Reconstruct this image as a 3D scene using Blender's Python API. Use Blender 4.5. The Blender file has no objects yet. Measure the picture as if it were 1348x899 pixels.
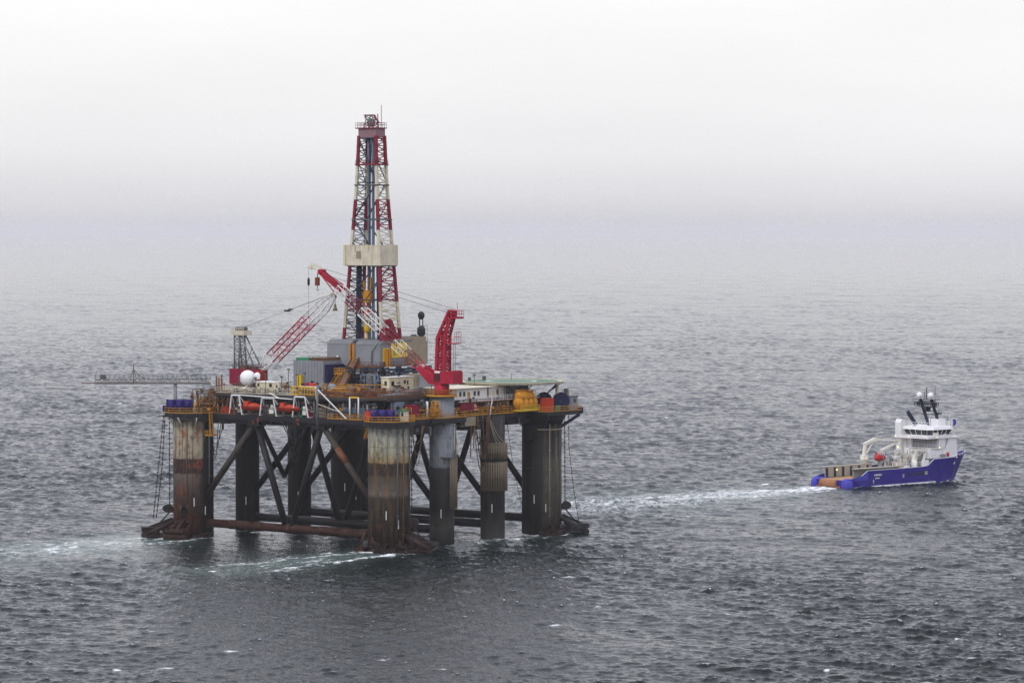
import bpy, math, random
import numpy as np
from mathutils import Vector, Matrix
random.seed(7)
R = math.radians
scene = bpy.context.scene
COL = scene.collection

# ------------------------------------------------------------------ frames
# world: metres, camera above the origin looking along +Y
RIG_O = Vector((-26.83, 721.33, 0.0))          # centre of the front corner column
RIG_A = math.atan2(43.4, 33.66)                # heading of the rig's long axis
SHIP_O = Vector((86.3, 900.0, 0.0))            # middle of the ship's stern
SHIP_A = R(42.0)
FR = {'rig': (RIG_O, RIG_A), 'ship': (SHIP_O, SHIP_A), 'world': (Vector((0, 0, 0)), 0.0)}

def W(p, frame='rig'):
    o, a = FR[frame]
    c, s = math.cos(a), math.sin(a)
    return Vector((o.x + c*p[0] - s*p[1], o.y + s*p[0] + c*p[1], p[2]))

ORG = {}
def root_of(o):
    while o.parent is not None:
        o = o.parent
    return o

def tag(o, label=None, cat=None, group=None, kind=None):
    if label: o['label'] = label
    if cat: o['category'] = cat
    if group: o['group'] = group
    if kind: o['kind'] = kind
    return o

def thing(name, label, cat, org, group=None, frame='rig', spin=0.0):
    e = bpy.data.objects.new(name, None)
    COL.objects.link(e)
    e.empty_display_size = 0.5
    e.location = W(org, frame)
    e.rotation_euler = (0, 0, FR[frame][1] + spin)
    tag(e, label, cat, group)
    ORG[e.name] = (Vector(org), spin)
    return e

def kids(o):
    return [c for c in bpy.data.objects if c.parent == o]

def copy_tree(o, org, label=None, frame='rig', spin=0.0, parent=None):
    c = o.copy(); COL.objects.link(c)
    if parent is None:
        c.location = W(org, frame); c.rotation_euler = (0, 0, FR[frame][1] + spin)
        if label: c['label'] = label
        ORG[c.name] = (Vector(org), spin)
    else:
        c.parent = parent
    for k in kids(o):
        copy_tree(k, org, parent=c)
    return c

# ------------------------------------------------------------------ mesh builder
EACH = {'window', 'aft_window', 'panel_seam', 'drain_pipe', 'side_frame', 'port_recess', 'side_screen', 'deck_lamp', 'anchor_pocket', 'vent', 'strut', 'deck_light', 'wall_panel', 'guide_dolly', 'monkey_board', 'sheave', 'wall', 'yellow_post', 'platform_bracket', 'roof', 'brace_node', 'underdeck_gear', 'deck_gear', 'rust_run', 'rubbing_strake', 'vessel', 'gantry_platform', 'burner_mast', 'vent_trunk', 'exhaust', 'fall_wire', 'foredeck_gear', 'aerial', 'brace_rod', 'pendant_wire', 'bridge_door', 'window_frame', 'fluke_'}

class MB:
    def __init__(self):
        self.v = []; self.f = []; self.s = []
    def add(self, verts, faces, smooth=False):
        b = len(self.v)
        self.v += [Vector(p) for p in verts]
        self.f += [tuple(i + b for i in f) for f in faces]
        self.s += [smooth]*len(faces) if isinstance(smooth, bool) else smooth
        return self
    def box(self, a, b):
        x0, y0, z0 = a; x1, y1, z1 = b
        if x0 > x1: x0, x1 = x1, x0
        if y0 > y1: y0, y1 = y1, y0
        if z0 > z1: z0, z1 = z1, z0
        vs = [(x0,y0,z0),(x1,y0,z0),(x1,y1,z0),(x0,y1,z0),(x0,y0,z1),(x1,y0,z1),(x1,y1,z1),(x0,y1,z1)]
        return self.add(vs, [(0,3,2,1),(4,5,6,7),(0,1,5,4),(1,2,6,5),(2,3,7,6),(3,0,4,7)])
    def cbox(self, c, d):
        return self.box([c[i]-d[i]/2 for i in range(3)], [c[i]+d[i]/2 for i in range(3)])
    def _frame(self, p, q, up=(0, 0, 1)):
        d = (Vector(q)-Vector(p)).normalized()
        u = Vector(up)
        if abs(d.dot(u)) > .98: u = Vector((1, 0, 0))
        x = d.cross(u).normalized()
        return d, x, x.cross(d).normalized()
    def beam(self, p, q, w, h, up=(0, 0, 1)):
        d, x, y = self._frame(p, q, up)
        p, q = Vector(p), Vector(q)
        vs = []
        for c in (p, q):
            for sx, sy in ((-1,-1),(1,-1),(1,1),(-1,1)):
                vs.append(c + x*sx*w/2 + y*sy*h/2)
        return self.add(vs, [(0,3,2,1),(4,5,6,7),(0,1,5,4),(1,2,6,5),(2,3,7,6),(3,0,4,7)])
    def tube(self, p, q, r, n=8, r2=None, caps=True):
        d, x, y = self._frame(p, q)
        p, q = Vector(p), Vector(q)
        if r2 is None: r2 = r
        vs = []
        for c, rr in ((p, r), (q, r2)):
            for k in range(n):
                a = 2*math.pi*k/n
                vs.append(c + x*rr*math.cos(a) + y*rr*math.sin(a))
        fs = [(k, (k+1) % n, n+(k+1) % n, n+k) for k in range(n)]
        sm = [n > 5]*n
        if caps:
            fs += [tuple(range(n))[::-1], tuple(range(n, 2*n))]; sm += [False, False]
        return self.add(vs, fs, sm)
    def path(self, pts, r, n=6):
        pts = [Vector(p) for p in pts]
        vs = []
        m = len(pts)
        for i, c in enumerate(pts):
            a = pts[max(i-1, 0)]; b = pts[min(i+1, m-1)]
            d, x, y = self._frame(a, b)
            for k in range(n):
                t = 2*math.pi*k/n
                vs.append(c + x*r*math.cos(t) + y*r*math.sin(t))
        fs = []
        for i in range(m-1):
            for k in range(n):
                fs.append((i*n+k, i*n+(k+1) % n, (i+1)*n+(k+1) % n, (i+1)*n+k))
        sm = [True]*len(fs)
        fs += [tuple(range(n))[::-1], tuple(range((m-1)*n, m*n))]; sm += [False, False]
        return self.add(vs, fs, sm)
    def cyl(self, c, r, z0, z1, n=24, r2=None):
        return self.tube((c[0], c[1], z0), (c[0], c[1], z1), r, n, r2)
    def lathe(self, c, prof, n=20, axis='z'):
        vs = []; c = Vector(c)
        for r, h in prof:
            for k in range(n):
                a = 2*math.pi*k/n
                if axis == 'z': p = (r*math.cos(a), r*math.sin(a), h)
                elif axis == 'x': p = (h, r*math.cos(a), r*math.sin(a))
                else: p = (r*math.sin(a), h, r*math.cos(a))
                vs.append(c + Vector(p))
        fs = []
        m = len(prof)
        for i in range(m-1):
            for k in range(n):
                fs.append((i*n+k, i*n+(k+1) % n, (i+1)*n+(k+1) % n, (i+1)*n+k))
        sm = [True]*len(fs)
        fs += [tuple(range(n))[::-1], tuple(range((m-1)*n, m*n))]; sm += [False, False]
        return self.add(vs, fs, sm)
    def sphere(self, c, r, n=20, sz=1.0, sx=1.0, sy=1.0):
        m = n//2
        prof = [(max(1e-3, math.sin(math.pi*i/m)), -math.cos(math.pi*i/m)) for i in range(m+1)]
        b = len(self.v)
        self.lathe((0, 0, 0), prof, n)
        for i in range(b, len(self.v)):
            p = self.v[i]
            self.v[i] = Vector((c[0]+p.x*r*sx, c[1]+p.y*r*sy, c[2]+p.z*r*sz))
        return self
    def prism(self, poly, z0, z1):
        n = len(poly)
        ar = sum(poly[i][0]*poly[(i+1) % n][1]-poly[(i+1) % n][0]*poly[i][1] for i in range(n))
        if ar < 0: poly = poly[::-1]
        vs = [(p[0], p[1], z0) for p in poly] + [(p[0], p[1], z1) for p in poly]
        fs = [(k, (k+1) % n, n+(k+1) % n, n+k) for k in range(n)]
        return self.add(vs, fs + [tuple(range(n))[::-1], tuple(range(n, 2*n))])
    def prism_y(self, poly, y0, y1):      # poly of (x, z)
        n = len(poly)
        vs = [(p[0], y0, p[1]) for p in poly] + [(p[0], y1, p[1]) for p in poly]
        fs = [(k, n+k, n+(k+1) % n, (k+1) % n) for k in range(n)]
        return self.add(vs, fs + [tuple(range(n)), tuple(range(n, 2*n))[::-1]])
    def prism_x(self, poly, x0, x1):      # poly of (y, z)
        n = len(poly)
        vs = [(x0, p[0], p[1]) for p in poly] + [(x1, p[0], p[1]) for p in poly]
        fs = [(k, (k+1) % n, n+(k+1) % n, n+k) for k in range(n)]
        return self.add(vs, fs + [tuple(range(n))[::-1], tuple(range(n, 2*n))])
    def lattice(self, A, B, n, rc, rb, close=True):
        """four chords from quad A to quad B, braced on the four sides"""
        A = [Vector(p) for p in A]; B = [Vector(p) for p in B]
        for a, b in zip(A, B): self.tube(a, b, rc, 6)
        for k in range(n):
            t0, t1 = k/n, (k+1)/n
            for i in range(4):
                j = (i+1) % 4
                p0, p1 = A[i].lerp(B[i], t0), A[i].lerp(B[i], t1)
                q0, q1 = A[j].lerp(B[j], t0), A[j].lerp(B[j], t1)
                if k % 2 == 0: self.tube(p0, q1, rb, 4, caps=False)
                else: self.tube(q0, p1, rb, 4, caps=False)
                if close: self.tube(p1, q1, rb, 4, caps=False)
        return self
    def rail(self, pts, h=1.1, step=1.6, r=.05, kick=.16, loop=False):
        pts = [Vector(p) for p in pts]
        if loop: pts.append(pts[0])
        for a, b in zip(pts[:-1], pts[1:]):
            L = (b-a).length
            if L < .05: continue
            n = max(1, round(L/step))
            for k in range(n+1):
                p = a.lerp(b, k/n)
                self.tube(p, p+Vector((0, 0, h)), r, 4, caps=False)
            for z in (h, h*.55):
                self.tube(a+Vector((0, 0, z)), b+Vector((0, 0, z)), r, 4)
            if kick:
                self.beam(a+Vector((0, 0, kick/2+.005)), b+Vector((0, 0, kick/2+.005)), .05, kick)
        return self
    def stair(self, a, b, w, side=(1, 0, 0), n=8, rail=True):
        a, b = Vector(a), Vector(b); s = Vector(side).normalized()*w/2
        for sg in (-1, 1):
            self.beam(a+s*sg, b+s*sg, .08, .28)
            if rail:
                up = Vector((0, 0, 1.0))
                self.tube(a+s*sg+up, b+s*sg+up, .05, 4)
                for k in range(4):
                    p = a.lerp(b, k/3)+s*sg
                    self.tube(p, p+up, .045, 4, caps=False)
        for k in range(n):
            p = a.lerp(b, (k+.5)/n)
            self.beam(p-s, p+s, .26, .05)
        return self
    def islands(self):
        par = list(range(len(self.v)))
        def find(i):
            while par[i] != i:
                par[i] = par[par[i]]; i = par[i]
            return i
        for f in self.f:
            for j in f[1:]: par[find(j)] = find(f[0])
        out = {}
        for f, s in zip(self.f, self.s): out.setdefault(find(f[0]), []).append((f, s))
        res = []
        for fs in out.values():
            m = MB(); ids = sorted({i for f, _ in fs for i in f}); mp = {i: k for k, i in enumerate(ids)}
            m.v = [self.v[i] for i in ids]; m.f = [tuple(mp[i] for i in f) for f, _ in fs]; m.s = [s for _, s in fs]
            res.append(m)
        return res
    def build(self, name, mat, parent, whole=False):
        if name in EACH and not whole:
            parts = self.islands()
            if len(parts) > 1: return [p.build(name, mat, parent, True) for p in parts][0]
        me = bpy.data.meshes.new(name)
        org, spin = ORG[root_of(parent).name]
        M = Matrix.Rotation(-spin, 3, 'Z')
        me.from_pydata([M @ (p-org) for p in self.v], [], self.f)
        me.polygons.foreach_set('use_smooth', self.s)
        me.materials.append(mat)
        me.validate()
        o = bpy.data.objects.new(name, me)
        COL.objects.link(o)
        o.parent = parent
        return o
    def solo(self, name, mat, label, cat, org, group=None, frame='rig', spin=0.0, kind=None):
        me = bpy.data.meshes.new(name)
        M = Matrix.Rotation(-spin, 3, 'Z')
        og = Vector(org)
        me.from_pydata([M @ (p-og) for p in self.v], [], self.f)
        me.polygons.foreach_set('use_smooth', self.s)
        me.materials.append(mat)
        me.validate()
        o = bpy.data.objects.new(name, me)
        COL.objects.link(o)
        o.location = W(org, frame)
        o.rotation_euler = (0, 0, FR[frame][1]+spin)
        ORG[o.name] = (og, spin)
        return tag(o, label, cat, group, kind)

# ------------------------------------------------------------------ materials
def _nt(name):
    m = bpy.data.materials.new(name); m.use_nodes = True
    nt = m.node_tree
    return m, nt, nt.nodes['Principled BSDF']

def N(nt, typ, **kw):
    n = nt.nodes.new(typ)
    for k, v in kw.items(): setattr(n, k, v)
    return n

def L(nt, a, b): nt.links.new(a, b)

def ramp(nt, stops, interp='LINEAR'):
    r = N(nt, 'ShaderNodeValToRGB'); cr = r.color_ramp; cr.interpolation = interp
    while len(cr.elements) < len(stops): cr.elements.new(.5)
    for e, (p, c) in zip(cr.elements, stops):
        e.position = p; e.color = (*c, 1) if len(c) == 3 else c
    return r

def noise(nt, vec, scale, detail=4, rough=.6):
    n = N(nt, 'ShaderNodeTexNoise'); n.inputs['Scale'].default_value = scale
    n.inputs['Detail'].default_value = detail; n.inputs['Roughness'].default_value = rough
    L(nt, vec, n.inputs['Vector']); return n

def mixc(nt, fac, a, b, blend='MIX'):
    m = N(nt, 'ShaderNodeMix', data_type='RGBA', blend_type=blend)
    if isinstance(fac, float): m.inputs[0].default_value = fac
    else: L(nt, fac, m.inputs[0])
    for s, i in ((a, 6), (b, 7)):
        if isinstance(s, tuple): m.inputs[i].default_value = (*s, 1)
        else: L(nt, s, m.inputs[i])
    return m.outputs[2]

def mapped(nt, scale=(1, 1, 1), loc=(0, 0, 0)):
    tc = N(nt, 'ShaderNodeTexCoord'); mp = N(nt, 'ShaderNodeMapping')
    mp.inputs['Scale'].default_value = scale; mp.inputs['Location'].default_value = loc
    L(nt, tc.outputs['Object'], mp.inputs['Vector'])
    return mp.outputs[0]

RUST = (.16, .055, .022)
def paint(name, col, rust=.25, dirt=.35, rough=.55, rustcol=RUST, metal=0.0, patch=.45):
    """weathered paint: large tonal patches, vertical dirt runs, rust breaking through"""
    m, nt, bs = _nt(name)
    big = noise(nt, mapped(nt, (1, 1, 1), (3, 1, 7)), patch, 5)
    run = noise(nt, mapped(nt, (1.6, 1.6, .12), (5, 9, 2)), 1.0, 4)
    fine = noise(nt, mapped(nt), 2.6, 5, .7)
    dk = tuple(c*.55 for c in col)
    c = mixc(nt, ramp_out(nt, big.outputs[0], .35, .7, dirt), col, dk)
    c = mixc(nt, ramp_out(nt, run.outputs[0], .52, .75, dirt), c, tuple(x*.4+.01 for x in col))
    c = mixc(nt, ramp_out(nt, fine.outputs[0], .68-.25*rust, .8-.22*rust, min(1, rust*2)), c, rustcol)
    L(nt, c, bs.inputs['Base Color'])
    bs.inputs['Roughness'].default_value = rough
    bs.inputs['Metallic'].default_value = metal
    bs.inputs['Specular IOR Level'].default_value = .22
    return m

def ramp_out(nt, val, lo, hi, mx=1.0):
    mr = N(nt, 'ShaderNodeMapRange'); mr.interpolation_type = 'SMOOTHSTEP'
    L(nt, val, mr.inputs[0])
    mr.inputs[1].default_value = lo; mr.inputs[2].default_value = hi
    mr.inputs[3].default_value = 0; mr.inputs[4].default_value = mx
    return mr.outputs[0]

def banded(name, stops, zmax, streak=(.10, .06, .03), amt=.5, patchcol=(.2, .06, .025), patch=.3, jitter=.04, loc=(0, 0, 0), rough=.7, side=None):
    """painted bands by height (stops: (metres, colour)), with runs down the plating and patches of rust"""
    m, nt, bs = _nt(name)
    tc = N(nt, 'ShaderNodeTexCoord'); sx = N(nt, 'ShaderNodeSeparateXYZ')
    L(nt, tc.outputs['Object'], sx.inputs[0])
    dn = noise(nt, mapped(nt, (1, 1, .25), loc), .9, 5)
    ad = N(nt, 'ShaderNodeMath', operation='MULTIPLY_ADD')
    L(nt, dn.outputs[0], ad.inputs[0]); ad.inputs[1].default_value = jitter*zmax*2; 
    su = N(nt, 'ShaderNodeMath', operation='SUBTRACT'); L(nt, sx.outputs[2], su.inputs[0]); su.inputs[1].default_value = jitter*zmax
    L(nt, su.outputs[0], ad.inputs[2])
    dv = N(nt, 'ShaderNodeMath', operation='DIVIDE'); L(nt, ad.outputs[0], dv.inputs[0]); dv.inputs[1].default_value = zmax
    r = ramp(nt, [(z/zmax, c) for z, c in stops]); L(nt, dv.outputs[0], r.inputs[0])
    run = noise(nt, mapped(nt, (1.1, 1.1, .09), loc), 1.0, 6, .72)
    run2 = noise(nt, mapped(nt, (2.6, 2.6, .16), (loc[0]+31, loc[1], loc[2])), 1.0, 4, .6)
    pt = noise(nt, mapped(nt, (1, 1, .7), (loc[0]+9, loc[1]+4, loc[2])), .38, 6, .68)
    fl = noise(nt, mapped(nt), 1.6, 5, .7)
    c = mixc(nt, ramp_out(nt, run.outputs[0], .45, .68, amt), r.outputs[0], streak)
    c = mixc(nt, ramp_out(nt, run2.outputs[0], .55, .72, amt*.7), c, tuple(x*.4 for x in streak))
    bl = noise(nt, mapped(nt, (1, 1, .55), (loc[0]+3, loc[1]+17, loc[2])), .62, 7, .72)
    c = mixc(nt, ramp_out(nt, bl.outputs[0], .50, .64, min(.6, amt)), c, tuple(x*.22 for x in streak))
    sp = noise(nt, mapped(nt, (1, 1, .6), (loc[0]+3, loc[1]+27, loc[2])), 1.3, 6, .75)
    c = mixc(nt, ramp_out(nt, sp.outputs[0], .56, .66, .5), c, r.outputs[0])
    c = mixc(nt, ramp_out(nt, pt.outputs[0], .62-.2*patch, .72-.14*patch, min(1, patch*1.8)), c, patchcol)
    c = mixc(nt, ramp_out(nt, fl.outputs[0], .6, .75, .35), c, (.035, .03, .028))
    if side:      # shade painted into the colour of the plates that face one way
        nm = N(nt, 'ShaderNodeVectorMath', operation='DOT_PRODUCT'); gm = N(nt, 'ShaderNodeTexCoord')
        L(nt, gm.outputs['Normal'], nm.inputs[0]); nm.inputs[1].default_value = (side[0], side[1], 0)
        sm = N(nt, 'ShaderNodeMath', operation='MULTIPLY_ADD'); L(nt, run.outputs[0], sm.inputs[0]); sm.inputs[1].default_value = .7; L(nt, nm.outputs['Value'], sm.inputs[2])
        c = mixc(nt, ramp_out(nt, sm.outputs[0], side[2]+.3, side[2]+.5, side[3]), c, (.016, .014, .014))
    L(nt, c, bs.inputs['Base Color'])
    bs.inputs['Roughness'].default_value = rough
    bs.inputs['Specular IOR Level'].default_value = .12
    bp = N(nt, 'ShaderNodeBump'); bp.inputs['Strength'].default_value = .35; bp.inputs['Distance'].default_value = .15
    L(nt, fl.outputs[0], bp.inputs['Height']); L(nt, bp.outputs[0], bs.inputs['Normal'])
    return m

def plain(name, col, rough=.5, metal=0.0, emit=None):
    m, nt, bs = _nt(name)
    n = noise(nt, mapped(nt), 1.2, 3)
    c = mixc(nt, ramp_out(nt, n.outputs[0], .4, .7, .35), col, tuple(x*.6 for x in col))
    L(nt, c, bs.inputs['Base Color'])
    bs.inputs['Roughness'].default_value = rough; bs.inputs['Metallic'].default_value = metal
    if emit:
        bs.inputs['Emission Color'].default_value = (*emit[:3], 1); bs.inputs['Emission Strength'].default_value = emit[3]
    return m

M = {}
M['red'] = paint('red paint', (.40, .007, .034), .14, .5, rustcol=(.16, .02, .02))
M['derrick red'] = paint('derrick red paint', (.23, .012, .03), .15, .4, rustcol=(.08, .03, .03))
M['lattice dark'] = paint('dark lattice steel', (.05, .015, .03), .15, .4)
M['light wire'] = plain('greased steel wire', (.16, .15, .2), .4)
M['dark red'] = paint('dark red paint', (.24, .006, .035), .08, .3)
M['rust red'] = paint('rusty red oxide', (.22, .05, .03), .5, .5)
M['white'] = paint('white paint', (.74, .73, .70), .16, .25)
M['clean white'] = paint('clean white paint', (.80, .80, .80), .05, .15)
M['cream'] = paint('cream paint', (.66, .60, .46), .28, .5, rustcol=(.26, .16, .08))
M['cabin cream'] = paint('worn cream cabin paint', (.70, .64, .44), .5, .4, rustcol=(.30, .2, .06))
M['yellow'] = paint('handrail yellow', (.50, .23, .022), .35, .5, rustcol=(.30, .11, .03))
M['amber'] = paint('amber yellow', (.60, .25, .014), .25, .5, rustcol=(.35, .14, .03))
M['bright yellow'] = paint('bright yellow paint', (.72, .48, .03), .15, .3)
M['orange'] = paint('orange hull', (.42, .034, .014), .25, .5)
M['orange sheet'] = paint('orange sheet', (.50, .05, .02), .12, .4)
M['blue'] = paint('blue winch paint', (.022, .012, .13), .1, .4)
M['navy'] = paint('navy winch paint', (.012, .017, .07), .1, .4)
M['green'] = paint('green paint', (.03, .20, .10), .1, .3)
M['grey'] = paint('grey cladding', (.235, .245, .265), .1, .25)
M['dark grey'] = paint('dark grey steel', (.10, .105, .11), .15, .3)
M['mid grey'] = paint('mid grey steel', (.17, .175, .18), .2, .3)
M['blue grey'] = paint('blue grey steel', (.16, .20, .26), .15, .3)
M['pipe blue'] = paint('dark blue pipework', (.035, .05, .085), .15, .4)
M['tan'] = paint('tan plating', (.30, .25, .18), .3, .4)
M['brown'] = paint('rusty brown plating', (.16, .085, .045), .4, .5)
M['rail brown'] = paint('rust orange pipework', (.17, .062, .026), .4, .5)
M['black'] = paint('tarred black steel', (.02, .02, .022), .12, .4)
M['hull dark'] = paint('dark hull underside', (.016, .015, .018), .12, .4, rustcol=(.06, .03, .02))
M['deck'] = paint('deck plating', (.06, .05, .045), .3, .5)
M['wire'] = plain('steel wire', (.05, .05, .055), .5)
M['chain'] = plain('chain', (.035, .03, .03), .7)
M['glass'] = plain('dark window glass', (.015, .02, .03), .12)
M['helideck green'] = paint('helideck green', (.06, .16, .10), .1, .45, rustcol=(.15, .15, .12))
M['boat red'] = paint('boat red', (.48, .02, .03), .05, .2)
M['ship blue'] = paint('ship hull blue', (.024, .012, .225), .06, .25, rustcol=(.05, .03, .12), patch=.12, rough=.4)
M['ship blue light'] = paint('worn ship blue', (.06, .055, .40), .08, .3, rustcol=(.06, .05, .2), rough=.5)
M['ship tan'] = paint('weathered tan steel', (.36, .33, .28), .2, .35)
M['ship wood'] = paint('wooden work deck', (.42, .24, .11), .3, .4, rustcol=(.28, .12, .05))
M['roller'] = paint('worn stern roller', (.33, .14, .065), .3, .4)
M['ship white'] = paint('ship white paint', (.78, .78, .78), .05, .2, rustcol=(.4, .3, .2))
M['ship cream'] = paint('crane cream white', (.74, .72, .64), .1, .2)
M['ship grey'] = paint('ship grey', (.26, .26, .265), .1, .3)
M['mast'] = paint('dark mast paint', (.018, .022, .045), .05, .3)
M['lamp'] = plain('warm deck lamp', (.9, .6, .3), .5, emit=(1, .62, .25, 2.2))

# column coatings, height bands in metres above the water; side adds a painted shaded flank
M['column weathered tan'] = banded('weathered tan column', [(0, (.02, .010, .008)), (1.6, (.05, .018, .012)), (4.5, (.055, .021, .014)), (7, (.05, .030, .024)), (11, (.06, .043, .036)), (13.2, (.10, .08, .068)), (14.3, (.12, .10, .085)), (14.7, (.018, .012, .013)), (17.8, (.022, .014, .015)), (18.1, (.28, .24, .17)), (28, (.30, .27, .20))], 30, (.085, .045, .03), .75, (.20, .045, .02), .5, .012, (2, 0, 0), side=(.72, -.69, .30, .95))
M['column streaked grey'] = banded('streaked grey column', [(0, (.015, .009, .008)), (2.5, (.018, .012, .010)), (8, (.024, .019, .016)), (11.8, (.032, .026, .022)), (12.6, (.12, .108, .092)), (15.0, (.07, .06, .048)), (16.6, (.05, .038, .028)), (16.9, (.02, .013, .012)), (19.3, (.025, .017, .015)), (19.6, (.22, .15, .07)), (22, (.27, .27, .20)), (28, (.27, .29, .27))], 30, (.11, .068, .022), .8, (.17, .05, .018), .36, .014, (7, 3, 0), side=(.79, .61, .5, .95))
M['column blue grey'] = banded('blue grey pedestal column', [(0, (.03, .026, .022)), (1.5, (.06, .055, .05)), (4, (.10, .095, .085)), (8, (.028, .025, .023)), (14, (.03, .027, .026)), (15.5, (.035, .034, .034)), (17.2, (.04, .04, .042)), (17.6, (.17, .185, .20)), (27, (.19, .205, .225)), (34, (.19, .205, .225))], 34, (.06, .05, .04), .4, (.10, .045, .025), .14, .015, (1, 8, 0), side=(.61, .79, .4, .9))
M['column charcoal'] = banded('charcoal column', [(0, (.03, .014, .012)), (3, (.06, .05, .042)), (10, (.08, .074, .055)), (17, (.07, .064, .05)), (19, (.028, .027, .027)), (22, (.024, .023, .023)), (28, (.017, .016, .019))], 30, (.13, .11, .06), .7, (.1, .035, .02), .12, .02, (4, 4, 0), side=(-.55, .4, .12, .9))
M['column black'] = banded('blackened column', [(0, (.03, .022, .02)), (4, (.025, .021, .02)), (18, (.010, .0095, .010)), (28, (.012, .011, .013))], 30, (.03, .026, .024), .4, (.06, .028, .02), .15, .02, (12, 4, 0))
M['column dark slim'] = banded('dark slim column', [(0, (.10, .095, .09)), (4, (.05, .045, .042)), (7, (.016, .015, .015)), (18, (.014, .013, .014)), (22, (.035, .033, .032)), (28, (.03, .029, .03))], 30, (.09, .085, .08), .4, (.08, .04, .025), .12, .02, (6, 14, 0))
M['brace brown'] = banded('rusted brace', [(0, (.03, .012, .009)), (4, (.045, .02, .014)), (9, (.03, .014, .012)), (16, (.06, .05, .044)), (28, (.06, .055, .05))], 30, (.06, .03, .022), .5, (.15, .05, .018), .2, .02, (3, 3, 0))
M['brace black'] = paint('black brace', (.011, .010, .011), .12, .4, rustcol=(.05, .02, .013))
M['fender'] = paint('timber grey fender pipes', (.19, .15, .10), .4, .6, rustcol=(.10, .07, .04))
M['anchor rust'] = paint('rusted anchor steel', (.022, .011, .010), .4, .5, rustcol=(.10, .022, .012))
# ------------------------------------------------------------------ sea
rng = np.random.default_rng(11)
_T = rng.random((256, 256))
def vnoise(x, y):
    xi = np.floor(x).astype(np.int64); yi = np.floor(y).astype(np.int64)
    fx = x-xi; fy = y-yi
    fx = fx*fx*(3-2*fx); fy = fy*fy*(3-2*fy)
    a = _T[xi & 255, yi & 255]; b = _T[(xi+1) & 255, yi & 255]
    c = _T[xi & 255, (yi+1) & 255]; d = _T[(xi+1) & 255, (yi+1) & 255]
    return (a*(1-fx)+b*fx)*(1-fy) + (c*(1-fx)+d*fx)*fy
def fbm(x, y, o=4):
    s = 0; a = .5; t = 0
    for i in range(o):
        s = s + a*vnoise(x*2**i+17.3*i, y*2**i+9.1*i); t += a; a *= .5
    return s/t
def sstep(a, b, x):
    t = np.clip((x-a)/(b-a), 0, 1); return t*t*(3-2*t)

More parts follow.
